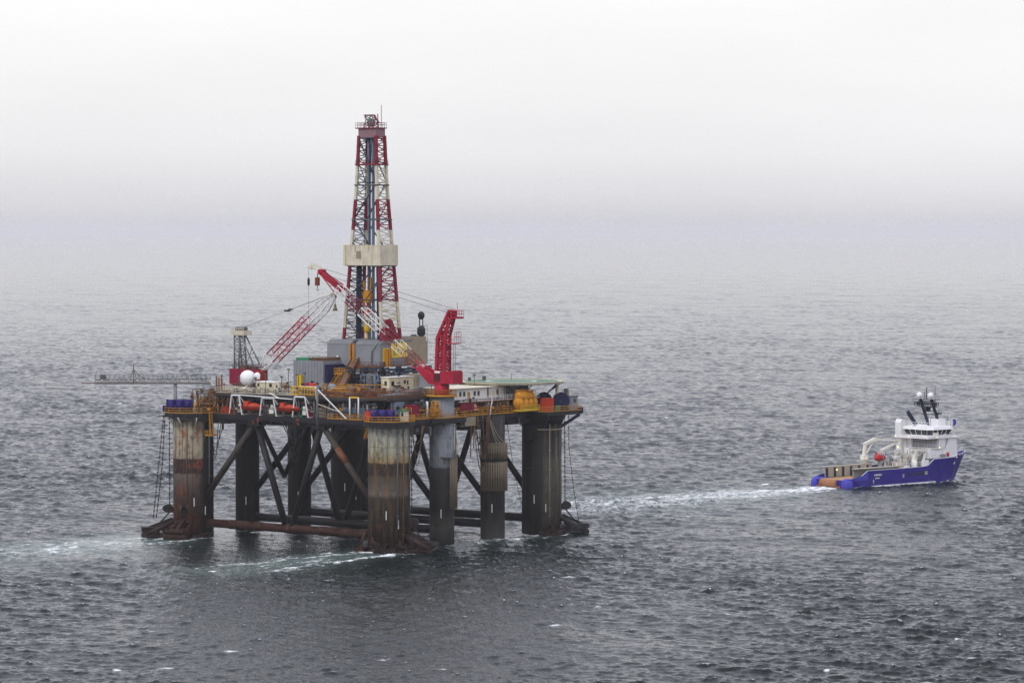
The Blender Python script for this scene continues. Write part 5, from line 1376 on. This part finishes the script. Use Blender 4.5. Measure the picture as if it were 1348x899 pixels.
# ------------------------------------------------------------------ anchors, racks and mooring lines
def anchor_rack(cu, cv, ang, label, chute=True, mat=None, far=1.0):
    """splayed rack at the waterline of a corner column and the anchor lying on it"""
    a = R(ang); d = Vector((math.cos(a), math.sin(a), 0)); n = Vector((-d.y, d.x, 0)); c = Vector((cu, cv, 0))
    mat = mat or M['anchor rust']
    P = lambda r, s, z: c+d*(r if r < 5.7 else 5.7+(r-5.7)*far)+n*s+Vector((0, 0, z))
    m = MB()
    for s in (-1.7, 0, 1.7):
        m.tube(P(4.2, s, 3.6), P(9.4, s*1.3, .45), .5, 10); m.tube(P(4.2, s, .4), P(9.4, s*1.3, .2), .45, 10); m.cbox(P(7.6, s*1.2, .9), (1.3, 1.1, 1.3)); m.cbox(P(6.0, s*1.1, 1.6), (1.0, 1.2, 1.6))
    m.tube(P(9.2, -2.8, .5), P(9.2, 2.8, .5), .6, 10); m.beam(P(4.4, 0, .6), P(9.2, 0, -.2), 4.4, 1.2); m.tube(P(6.8, -2.2, 1.7), P(6.8, 2.2, 1.7), .3, 10); m.tube(P(4.6, -2.4, 3.5), P(4.6, 2.4, 3.5), .3, 8)
    m.build('anchor_rack', mat, rig)
    t = thing('anchor', label, 'anchor', P(8, 0, 1.2), 'anchors racked at the waterline')
    m = MB(); m.beam(P(4.8, .2, 4.15), P(9.6, .2, 1.5), .7, .6); m.build('shank', mat, t)
    m = MB()
    for s in (-1, 1):
        m.prism([tuple((P(9.3, s*.4, 0)).xy), tuple(P(9.6, s*2.0, 0).xy), tuple(P(7.0, s*1.5, 0).xy), tuple(P(7.2, s*.5, 0).xy)], 1.4, 2.3)
    m.tube(P(9.3, -2.4, 1.7), P(9.3, 2.4, 1.7), .5, 8); m.build('fluke', mat, t)
    t2 = thing('fairlead', label.replace('anchor', 'fairlead wheel').replace('lying', 'mounted'), 'fairlead', P(5.3, 0, 6), 'chain fairleads above the anchors')
    m = MB(); b0 = len(m.v); q = 16
    vs = [P(5.6+1.0*math.cos(2*math.pi*k/q), s, 6.4+1.0*math.sin(2*math.pi*k/q)) for s in (-.3, .3) for k in range(q)]
    m.add(vs, [(k, (k+1) % q, q+(k+1) % q, q+k) for k in range(q)]+[tuple(range(q))[::-1], tuple(range(q, 2*q))]); m.build('wheel', M['black'], t2)
    m = MB(); m.beam(P(4.5, -.5, 6), P(5.9, -.5, 6.4), .2, 1.2); m.beam(P(4.5, .5, 6), P(5.9, .5, 6.4), .2, 1.2); m.beam(P(5.6, 0, 5.4), P(7.2, 0, 2.8), .3, .3); m.build('bracket', mat, t2)
    return P
PA = anchor_rack(0, VB, 138, 'rusty anchor lying at the foot of the left corner column', far=1.6)
PA2 = anchor_rack(0, VB, 196, 'rusty anchor lying before the left column, facing the open sea', mat=M['brace brown'])
PB = anchor_rack(0, 0, 292, 'rust brown anchor lying at the foot of the front corner column', far=1.25)
PC = anchor_rack(55, 0, 312, 'black anchor lying at the foot of the right corner column', mat=M['black'], far=1.3)
m = MB()
for s in (-1.6, 1.6):
    m.tube((-4.1, 2+s*.7, .2), (-5.0, 2.4+s, 1.6), .4, 10); m.tube((-5.0, 2.4+s, 1.6), (-3.6, 2.4+s*.8, 4), .4, 10)
m.box((-5.4, 3.0, -.5), (-3.0, 5.4, .9)); m.build('column_foot', M['brace brown'], rig)
def chain(pts, label, r=.08, mat='chain', group='mooring lines on the columns'):
    m = MB(); m.path(pts, r, 5)
    q = [Vector(p) for p in pts]
    for a, b in zip(q[:-1], q[1:]):
        k = max(1, int((b-a).length/1.1))
        for i in range(k): p = a.lerp(b, (i+.5)/k); m.cbox(p, (r*3, r*3, .4))
    return m.solo('mooring_line', M[mat], label, 'mooring line', pts[0], group)
lab = ['outer mooring chain hanging left of the left column', 'middle mooring chain left of the left column, slanting to the anchor', 'inner straight mooring chain close along the left column']
def pxA(x, z): return bp_(x, 0, z)
chain([bp_(6.7, .2, 28), bp_(8.2, .2, 14), bp_(9.2, .2, 4)], lab[0])
chain([bp_(6.5, -.4, 28), bp_(7.2, -.4, 16), bp_(8.6, -.4, 4)], lab[1])
chain([bp_(5.4, .6, 27.8), bp_(5.4, .6, 18), bp_(5.4, .6, 7)], lab[2])
dC = Vector((.613, -.790, 0)); cC = Vector((55, 0, 0))
PCx = lambda r, z: cC+dC*r+Vector((0, 0, z))
chain([PCx(5.3, 27.4), PCx(5.35, 17), PCx(5.4, 7)], 'straight mooring chain close along the right column')
chain([PCx(6.2, 27.4), PCx(6.3, 20), PCx(7.4, 10), PCx(8.6, 2.6)], 'outer mooring chain right of the right column, bending outward', .06)
dB = Vector((.55, -.83, 0)); PBx = lambda r, z: dB*r+Vector((0, 0, z))
chain([PBx(4.9, 27), PBx(5.0, 14), PBx(5.0, 6)], 'mooring chain hanging along the right side of the front column')
chain([(52.5, -4.3, 26.8), (50.9, -4.0, 16), (50.2, -3.6, 5)], 'thin mooring line hanging left of the right column', .045)
chain([(41.0, -.6, 26.9), (43.2, -.8, 16), (46.0, -1.1, 7)], 'thin line hanging in the gap before the right column', .045)
# loops of hose under the deck edge
def hose(p, q, sag, label, mat, r=.1, group='hoses looped under the deck'):
    p, q = Vector(p), Vector(q); pts = []
    for i in range(13):
        t = i/12; c = p.lerp(q, t); c.z -= sag*4*t*(1-t); pts.append(c)
    m = MB(); m.path(pts, r, 6)
    return m.solo('hose', M[mat], label, 'hose', p, group)
for k in range(6): hose((26.6+k*.75, -1.75-.06*k, 28.4), (33.6-k*.35, -1.9-.05*k, 28.0), 5.2+1.5*((k*5) % 6), 'dark hose looped between the crane pillar and the next column', 'brown' if k % 2 else 'black', .11)
for k in range(3): hose((33.2, -1.7, 28.3-.4*k), (37.2, -3.3, 21.8), 1.2+.9*k, 'pale hose drooping onto the slim column with the fender pipes', 'tan', .1, 'hoses on the fender column')
for k in range(3): hose((-1.5, 47.6+.8*k, 27), (-1.5, 52.4-.6*k, 27), 5.5+1.6*k, 'black hose hanging right of the left corner column', 'black', .09, 'hoses by the left column')
for k in range(4): hose((-1.3, 22.5+1.1*k, 26.9), (-1.3, 30-1.2*k, 26.9), 3.4+1.7*((k*3) % 4), 'black hose hanging below the lifeboats at the deck edge', 'black', .1, 'hoses below the lifeboats')
for k in range(3): hose((4.9+.5*k, -1.8, 27.4), (9.8-.3*k, -1.8, 27.0), 4+2.5*k, 'rusty hose hanging right of the front column', 'brown', .09, 'hoses by the front column')
for k in range(3): MB().tube((26.2+1.1*k, -1.9, 19+2*k), (26.6+1.1*k, -1.75, 28.2), .12, 6).solo('hanging_pipe', M['brown'], 'rusty pipe hanging straight down by the looped hoses', 'pipe', (26.4+1.1*k, -1.8, 28.2), 'rusty hanging pipes')
# ------------------------------------------------------------------ supply ship (x forward from the stern, y to port)
ship = thing('supply_ship', 'blue hulled anchor handling ship with white bridge and dark twin masts', 'ship', (0, 0, 0), frame='ship')
ST = [(0, 5.9, 5.6, 2.3), (.8, 6.6, 6.2, 2.5), (2.5, 7, 6.7, 2.7), (5.5, 7, 7, 3.2), (8, 7, 7, 4.5), (14, 7, 7, 4.5), (22, 7, 7, 4.5), (31, 7, 7, 4.6), (32.8, 7, 6.9, 4.8), (35.4, 6.95, 6.5, 6.4), (40, 6.8, 5.7, 6.5), (45, 6.2, 4.3, 6.6), (46.4, 5.9, 3.8, 7.1), (50, 4.6, 1.9, 7.25), (53.5, 2.6, .4, 7.4), (55.8, 1.0, .05, 7.5), (56.6, .2, .02, 7.55)]
def hull_side(s, x0, x1, zlow=None):
    pass
# hull below deck: closed solid
sec = []
for (x, bd_, bw_, zt) in ST:
    xw = min(x, 50+.35*max(0, x-50))         # raked stem
    zd = min(zt, 2.1) if x < 33 else zt-1.0
    bdk = bw_+(bd_-bw_)*min(1, zd/zt)
    sec.append([(xw, bw_*.8, -2.5), (xw, bw_, 0), (x+(xw-x)*(1-zd/zt), bdk, zd), (x+(xw-x)*(1-zd/zt), -bdk, zd), (xw, -bw_, 0), (xw, -bw_*.8, -2.5)])
m = MB(); vs = [p for s in sec for p in s]; fs = []
for i in range(len(sec)-1):
    for k in range(6):
        a, b = i*6+k, i*6+(k+1) % 6
        fs.append((a, b, b+6, a+6))
fs += [tuple(range(6)), tuple(range(len(vs)-6, len(vs)))[::-1]]
m.add(vs, fs, False)
hull = m.build('hull', M['ship blue'], ship)
# bulwarks, both sides, thin plating with thickness
def bulwark(sgn, x0, x1, mat, name, zlow_fn=None, th=.18):
    pts = []
    for (x, bd_, bw_, zt) in ST:
        if x0-.01 <= x <= x1+.01:
            xw = min(x, 50+.35*max(0, x-50))
            zd = (min(zt, 2.1) if x < 33 else zt-1.0)-.05
            bdk = bw_+(bd_-bw_)*min(1, zd/zt)
            pts.append(((x+(xw-x)*(1-zd/zt), sgn*(bdk+.02), zd), (x, sgn*(bd_+.02), zt)))
    m = MB(); vs = []
    for lo, hi in pts:
        inn = lambda p: (p[0], p[1]-sgn*min(th, abs(p[1])*.9), p[2])
        vs += [lo, hi, inn(hi), inn(lo)]
    fs = []
    for i in range(len(pts)-1):
        for k in range(4):
            a, b = i*4+k, i*4+(k+1) % 4
            fs.append((a, b, b+4, a+4) if sgn < 0 else (a, a+4, b+4, b))
    fs += [(0, 3, 2, 1), tuple(len(vs)-4+k for k in range(4))]
    m.add(vs, fs, False)
    return m.build(name, mat, ship)
for s in (-1, 1):
    bulwark(s, 8, 56.6, M['ship blue'], 'bulwark')
    b = bulwark(s, 0, 8, M['ship blue light'], 'quarter_bulwark')
    m = MB(); m.lathe((1.2, s*5.55, 0), [(1.5, -1), (1.62, 0), (1.62, 1.6), (1.2, 2.3), (.6, 2.6)], 18); m.box((.2, s*3.2, -.3), (1.2, s*5.0, 2.0)); m.box((1.0, s*4.2, .1), (5.0, s*6.3, 2.35)); m.build('stern_quarter', M['ship blue light'], b)
    # white line along the bulwark top and cargo rail inboard
    m = MB()
    q = [(x, s*(bd_-.02), zt+.05) for (x, bd_, bw_, zt) in ST if x >= 5.4]
    for a, c in zip(q[:-1], q[1:]): m.beam(a, c, .16, .12)
    m.build('rail_cap', M['ship white'], ship)
    m = MB(); m.box((4, s*5.0, 2.3), (23, s*5.25, 5.0)); m.box((3.6, s*5.0, 5.0), (23, s*6.7, 5.25))
    cr_ = m.build('cargo_rail', M['ship tan'], ship)
    for k in range(6):
        x = 4.5+3.3*k; m = MB(); m.box((x-.35, s*4.75, 2.3), (x+.35, s*4.99, 4.9)); m.build('dark_post', M['black'], cr_)
m = MB(); m.lathe((.35, 0, 1.05), [(1.15, -2.9), (1.15, 3.1)], 24, 'y'); m.build('stern_roller', M['roller'], ship)
m = MB(); m.box((.9, -4.3, 2.11), (24, 4.9, 2.2)); m.build('work_deck', M['ship wood'], ship)
m = MB(); m.box((-.35, -4.2, -.5), (.3, 4.2, .55)); m.build('stern_ramp', M['roller'], ship)
# white marks on the stern quarter and side
m = MB()
for k in range(5): m.box((10.6+.62*k, -7.05, 3.0), (11.05+.62*k, -7.021, 3.0+(.5 if k % 2 else .42)))
for k in range(3): m.box((11.0+.62*k, -7.05, 2.2), (11.45+.62*k, -7.021, 2.5))
m.build('name_lettering', M['ship white'], hull)
m = MB(); m.beam((10.3, -7.03, .9), (10.3, -7.03, 2.0), .1, .16); m.beam((9.8, -7.03, 1.45), (10.8, -7.03, 1.45), .06, .14); m.build('load_mark', M['ship white'], hull)
m = MB()
for k in range(9): m.box((24.3+.78*k, -7.06, 2.3), (24.8+.78*k, -7.021, 3.15))
m.build('company_lettering', M['mast'], hull)
m = MB(); m.box((31.5, -7.06, 2.35), (32.6, -7.02, 3.3)); m.box((22.2, -7.06, 2.0), (22.9, -7.02, 2.9)); m.build('port_recess', M['ship tan'], hull)
# anchor pocket at the bow
m = MB(); m.cbox((48.6, -5.0, 6.9), (.3, .3, .3)); m.cbox((50.6, -4.2, 7.0), (.3, .3, .3)); m.build('anchor_pocket', M['ship white'], hull)
# winch house and drums ahead of the work deck
m = MB(); m.box((26, -4.6, 2.2), (35, 4.6, 3.4)); m.build('winch_platform', M['ship grey'], ship)
for x, z, r in ((28.0, 4.3, 1.5), (31.2, 4.9, 1.7), (33.4, 6.3, 1.3)):
    m = MB(); m.lathe((x, 0, z), [(r*.9, -4.0), (r*.9, 4.0)], 20, 'y'); d_ = m.build('tow_drum', M['ship tan'], ship)
    for y in (-4.05, 4.05): m = MB(); m.lathe((x, y, z), [(r, -.12), (r, .12)], 20, 'y'); m.build('drum_flange', M['ship grey'], d_)
m = MB(); m.box((34.4, -5.6, 2.2), (37.5, 5.6, 6.6)); m.build('winch_house', M['ship grey'], ship)
m = MB(); m.rail([(25.8, -5.2, 4.5), (34, -5.2, 4.7)], 1.1, 1.2, .06, 0); m.rail([(25.8, 5.2, 4.5), (34, 5.2, 4.7)], 1.1, 1.2, .06, 0); m.build('deck_rail', M['ship white'], ship)
for x, y in ((24.6, -4.0), (26.4, -5.4), (25.2, 3.2), (24.8, 0)): MB().lathe((x, y, 0), [(.5, 2.2), (.55, 3.4), (.7, 3.5), (.7, 3.7)], 12).build('bollard', M['ship cream'], ship)
# superstructure
sup = MB(); sup.box((37.5, -5.5, 4.6), (46.0, 5.5, 9.2)); sup.prism_y([(38.6, 9.2), (47.0, 9.2), (46.0, 12.0), (38.6, 12.0)], -5.3, 5.3); sup.box((35.6, 3.6, 4.6), (38.5, 5.9, 12)); 
sw = sup.build('superstructure', M['ship white'], ship)
m = MB(); m.prism_y([(40.6, 6.2), (46.6, 6.3), (46.0, 12.8), (43.2, 12.8), (42.2, 10)], -5.9, -5.52); m.prism_y([(40.6, 6.2), (46.6, 6.3), (46.0, 12.8), (43.2, 12.8), (42.2, 10)], 5.52, 5.9); m.build('side_screen', M['ship white'], ship)
m = MB(); m.prism_y([(46.01, 5.6), (47.8, 5.8), (46.6, 12.4), (46.01, 12.4)], -3.9, 3.9); m.build('front_wall', M['ship white'], ship)
for k, z in enumerate((6.6, 9.2)):
    m = MB(); m.box((34.6+1.6*k, -5.9, z), (40.5, 5.9, z+.22)); m.rail([(40, -5.8, z+.22), (34.7+1.6*k, -5.8, z+.22), (34.7+1.6*k, 5.8, z+.22), (37, 5.8, z+.22)], 1.05, 1.1, .05, 0); m.build('gallery', M['ship white'], ship)
m = MB()
for y in (-4.2, -2.2, 0, 2.2): 
    m.box((37.42, y-.35, 7.3), (37.48, y+.35, 8.1)); m.box((38.52, y-.4, 9.9), (38.58, y+.4, 10.9))
m.build('aft_window', M['glass'], sw)
m = MB(); m.box((36.8, -5.2, 9.45), (38.5, 3.4, 11.6)); m.build('shade_wall', M['ship grey'], ship)
m = MB(); m.box((33.8, -6.2, 12.0), (47.4, 6.2, 12.25)); m.rail([(44, -6.1, 12.25), (33.9, -6.1, 12.25), (33.9, 6.1, 12.25), (44, 6.1, 12.25)], .5, 1.2, .07, .35, loop=False); m.build('bridge_deck', M['ship white'], ship)
# bridge with raked glazing
def ring_prism(lo, hi, mat, name, par):
    m = MB(); n = len(lo)
    m.add(list(lo)+list(hi), [(k, (k+1) % n, n+(k+1) % n, n+k) for k in range(n)]+[tuple(range(n))[::-1], tuple(range(n, 2*n))]); return m.build(name, mat, par)
def rect(x0, x1, y, z, c=1.2): return [(x0, -y+c, z), (x0+c, -y, z), (x1-c, -y, z), (x1, -y+c, z), (x1, y-c, z), (x1-c, y, z), (x0+c, y, z), (x0, y-c, z)]
br = ring_prism(rect(36.0, 45.2, 5.0, 12.26), rect(36.0, 45.2, 5.0, 12.9), M['ship white'], 'bridge', ship)
ring_prism(rect(36.1, 45.1, 4.9, 12.9), rect(35.5, 45.7, 5.5, 14.4), M['glass'], 'bridge_glazing', br)
ring_prism(rect(34.9, 46.2, 6.0, 14.4, 1.5), rect(35.2, 45.9, 5.7, 15.2, 1.5), M['clean white'], 'bridge_roof', br)
m = MB(); A_, B_ = rect(36.05, 45.15, 4.95, 12.9), rect(35.45, 45.75, 5.55, 14.4)
for i in range(8):
    j = (i+1) % 8; n = 4 if (Vector(A_[i])-Vector(A_[j])).length > 4 else 1
    for k in range(n+1):
        if k == n and n == 1: continue
        m.beam(Vector(A_[i]).lerp(Vector(A_[j]), k/n), Vector(B_[i]).lerp(Vector(B_[j]), k/n), .16, .16)
m.build('glazing_bar', M['ship white'], br)
m = MB(); m.box((37.2, -5.2, 12.26), (39.4, -5.05, 14.3)); m.box((41.6, -4.99, 12.5), (43.0, -4.9, 14.39)); m.build('bridge_door', M['ship white'], br)
# funnels port aft and dark exhaust
m = MB(); m.prism_y([(33.9, 12.3), (36.2, 12.3), (36.0, 16.6), (34.4, 17.2), (33.8, 16.2)], 4.0, 6.0); m.box((34.4, 4.2, 2.2), (37.4, 6.2, 12.3)); m.build('funnel', M['ship white'], ship)
m = MB(); m.beam((38.4, 2.4, 15.6), (35.2, 2.6, 19.3), .85, .8); m.build('exhaust', M['mast'], ship)
# monkey island
m = MB(); m.rail([(36, -5, 15.2), (36, 5, 15.2), (45, 5, 15.2), (45, -5, 15.2)], 1.2, 1.1, .05, 0, loop=True); m.box((41.4, -3.4, 15.2), (44.4, -.6, 17.2)); m.tube((38, -3, 15.2), (38, -3, 17.5), .1, 6); m.tube((44, 2, 15.2), (44, 2, 19), .08, 6); m.tube((45, -4.4, 15.2), (45, -4.4, 18.4), .06, 5); m.build('monkey_island', M['ship white'], ship)
# twin legged mast with radomes
mast = MB()
for y in (-2.5, 1.5):
    mast.beam((42.5, y-.3, 15.2), (40.0, y+.5, 22.6), .7, .6)
for z, f in ((18.4, .43), (20.6, .73), (22.2, .95)):
    x = 42.5-2.5*f; mast.beam((x, -3.2, z), (x, 3.0, z), .3, .22)
mast.box((39.2, -3.4, 20.5), (41.2, 3.2, 20.65)); mast.box((39.0, -3.6, 22.6), (41, 3.4, 22.75))
mast.rail([(39, -3.6, 20.65), (41.2, -3.6, 20.65), (41.2, 3.4, 20.65), (39, 3.4, 20.65)], 1.1, 1, .09, 0, loop=True); mast.cbox((40.6, -.2, 19.8), (.5, 1.6, 1.2)); mast.cbox((40.2, 2.9, 21.4), (.6, .6, 1.0)); mast.cbox((40.2, -3.3, 21.4), (.6, .5, 1.0))
mast.tube((40, -.2, 22.7), (40, -.2, 26.2), .12, 6); mast.tube((39.6, -3.6, 19), (39.6, -3.6, 26.6), .08, 5); mast.tube((40, .5, 22.7), (40, .5, 24.6), .08, 5); mast.beam((39.8, -1.2, 24.6), (39.8, .8, 24.6), .15, .15); mast.beam((41, -1.6, 19.4), (43.6, -1.6, 18.4), .2, .2); mast.cbox((43.4, -1.6, 18.7), (.5, 2.2, .3))
mt_ = mast.build('mast', M['mast'], ship)
for y in (-1.8, 2.3): m = MB(); m.sphere((39.8, y, 23.7), .85, 18, 1.05); m.cyl((39.8, y), .55, 22.75, 23.2, 12); m.build('radome', M['clean white'], mt_)
# blue emblem board on the starboard bridge wing
m = MB(); m.box((44.0, -6.05, 15.2), (46.2, -5.9, 17.4)); eb = m.build('emblem_board', M['ship white'], ship)
m = MB(); m.prism_y([(44.3+.9*0, 15.4), (45.0, 15.4)]+[(45.0+.85*math.sin(math.pi*k/8), 16.3-.9*math.cos(math.pi*k/8)) for k in range(1, 8)]+[(45.0, 17.2), (44.3, 17.2), (44.6, 16.3)], -6.12, -6.055); m.build('emblem', M['ship blue light'], eb)
# cranes on deck (fixed to the ship)
m = MB(); m.lathe((20.6, 5.6, 0), [(.8, 2.2), (.75, 6.0), (1.0, 6.2), (1.0, 7.0)], 16); dc = m.build('crane_base', M['ship cream'], ship)
m = MB(); m.box((19.7, 4.8, 6.4), (21.5, 6.4, 7.6)); m.beam((20.3, 5.6, 7), (20.9, 5.5, 11), .75, .7); m.build('crane_column', M['ship cream'], dc)
m = MB(); m.beam((20.4, 5.6, 10.6), (24, 5.0, 11.9), .75, .75); m.beam((24, 5.0, 11.9), (33.6, 4.0, 11.2), .75, .65); m.cbox((24.2, 5.0, 11.8), (1.1, 1.0, 1.0)); m.tube((22, 5.4, 10.6), (27.5, 4.8, 11.0), .16, 6); m.build('crane_boom', M['ship cream'], dc)
m = MB(); m.beam((32.8, 4.2, 10.8), (26.2, 4.6, 8.6), .6, .6); m.beam((23.6, 5, 11.4), (21.2, 5.4, 8), .35, .35); m.build('crane_jib', M['ship cream'], dc)
m = MB(); m.lathe((29.6, -4.8, 0), [(.8, 2.2), (.75, 6.4)], 14); dc2 = m.build('crane_base', M['ship cream'], ship)
m = MB(); m.beam((29.6, -4.8, 6.2), (30.0, -4.8, 9.0), .9, .9); m.build('crane_column', M['ship cream'], dc2)
m = MB(); m.beam((28.6, -4.6, 9.2), (34.6, -4.8, 8.8), .8, .7); m.beam((34.4, -4.8, 8.7), (33, -4.8, 5.0), .6, .5); m.beam((28.8, -4.6, 9.0), (30.8, -4.7, 6.4), .3, .3); m.build('crane_boom', M['ship cream'], dc2)
m = MB()
for (x, y, z) in ((34.0, 5.9, 12.5), (34.0, 1, 12.3), (37.6, -6.0, 12.4), (8.2, 4.6, 4.2), (33.2, 4.4, 9.4), (39, -5.8, 9.4)): m.sphere((x, y, z), .22, 8)
m.build('deck_lamp', M['lamp'], ship)
m = MB(); m.rail([(46.5, -5.2, 6.9), (53.5, -1.8, 8.0)], .9, 1.2, .05, 0); m.cbox((50, 0, 7.4), (2.0, 2.4, 1.2)); m.build('foredeck_gear', M['ship white'], ship)
m = MB(); m.cyl((42.0, -6.4), .35, 6.9, 8.0, 10); m.build('life_raft_canister', M['boat red'], ship)
# fast rescue boat under the port crane boom
rbt = thing('rescue_boat', 'small red rescue boat slung under the white crane on the ship', 'boat', (26.0, 4.6, 6.2), frame='ship')
m = MB(); m.lathe((0, 4.6, 6.7), [(.15, 23.8), (.8, 24.4), (.85, 27.0), (.5, 27.9), (.12, 28.4)], 14, 'x'); m.build('hull', M['boat red'], rbt)
m = MB(); m.box((24.6, 4.0, 7.3), (26.4, 5.2, 8.1)); m.build('console', M['boat red'], rbt)
m = MB(); m.rail([(24.2, 3.8, 7.3), (27, 3.8, 7.3)], .8, .9, .06, 0); m.build('guard_rail', M['ship white'], rbt)
MB().cyl((26, 4.6), .6, 2.2, 5.9, 12).build('boat_cradle', M['ship grey'], ship)

# stepped houses, lockers and gear aft of the bridge
m = MB(); m.box((35.2, -5.6, 6.85), (38.4, -3.4, 9.1)); m.box((34.9, 1.6, 6.85), (37.4, 3.5, 9.2)); m.box((36.2, 2.0, 9.45), (38.4, 3.6, 11.9)); m.box((38.8, -5.85, 9.45), (41.4, -5.35, 11.9)); m.build('aft_house', M['ship white'], ship)
for (x0, y0, z0, x1, y1, z1, mt) in ((24.6, -6.4, 2.2, 26.0, -5.2, 4.9, 'ship white'), (26.8, 4.8, 3.4, 29, 6.2, 5.2, 'ship grey'), (31.8, -6.5, 3.4, 33.8, -5.4, 6.2, 'ship white'), (33.2, 4.4, 6.6, 35.0, 5.8, 8.6, 'ship cream'), (30.6, 2.6, 5.6, 32.2, 4.2, 7.0, 'ship white'), (35.0, -2.6, 6.85, 36.4, -.8, 8.0, 'ship grey'), (39.5, -6.3, 6.6, 41, -5.7, 7.6, 'ship grey')):
    MB().box((x0, y0, z0), (x1, y1, z1)).build('gear_locker', M[mt], ship)
rg = random.Random(5)
for mt in ('ship white', 'ship grey', 'mast'):
    m = MB()
    for k in range(16):
        p = Vector((rg.uniform(25, 36), rg.uniform(-5.6, 5.6), 0)); z0 = 2.2 if p.x < 26 else 3.4 if p.x < 34.4 else 6.8
        q = p+Vector((rg.uniform(-.6, .6), rg.uniform(-.6, .6), 0)); m.tube((p.x, p.y, z0), (q.x, q.y, z0+rg.uniform(1.2, 4.2)), rg.uniform(.06, .14), 5)
    m.build('deck_post', M[mt], ship)
m = MB()
for k in range(4): m.stair((34.6, 5.2-3.3*k, 4.5), (35.8, 5.2-3.3*k, 6.7), .7, (0, 1, 0), 5)
m.build('ladder', M['ship white'], ship)
m = MB(); m.box((9.5, -7.04, 0.0), (36, -7.022, .35)); m.build('waterline_band', M['ship white'], hull)

for z in (1.25, 3.55):
    m = MB(); m.box((9.0, -7.12, z), (32.5, -7.021, z+.22)); m.box((9.0, 7.021, z), (32.5, 7.12, z+.22)); m.build('rubbing_strake', M['ship blue'], hull)
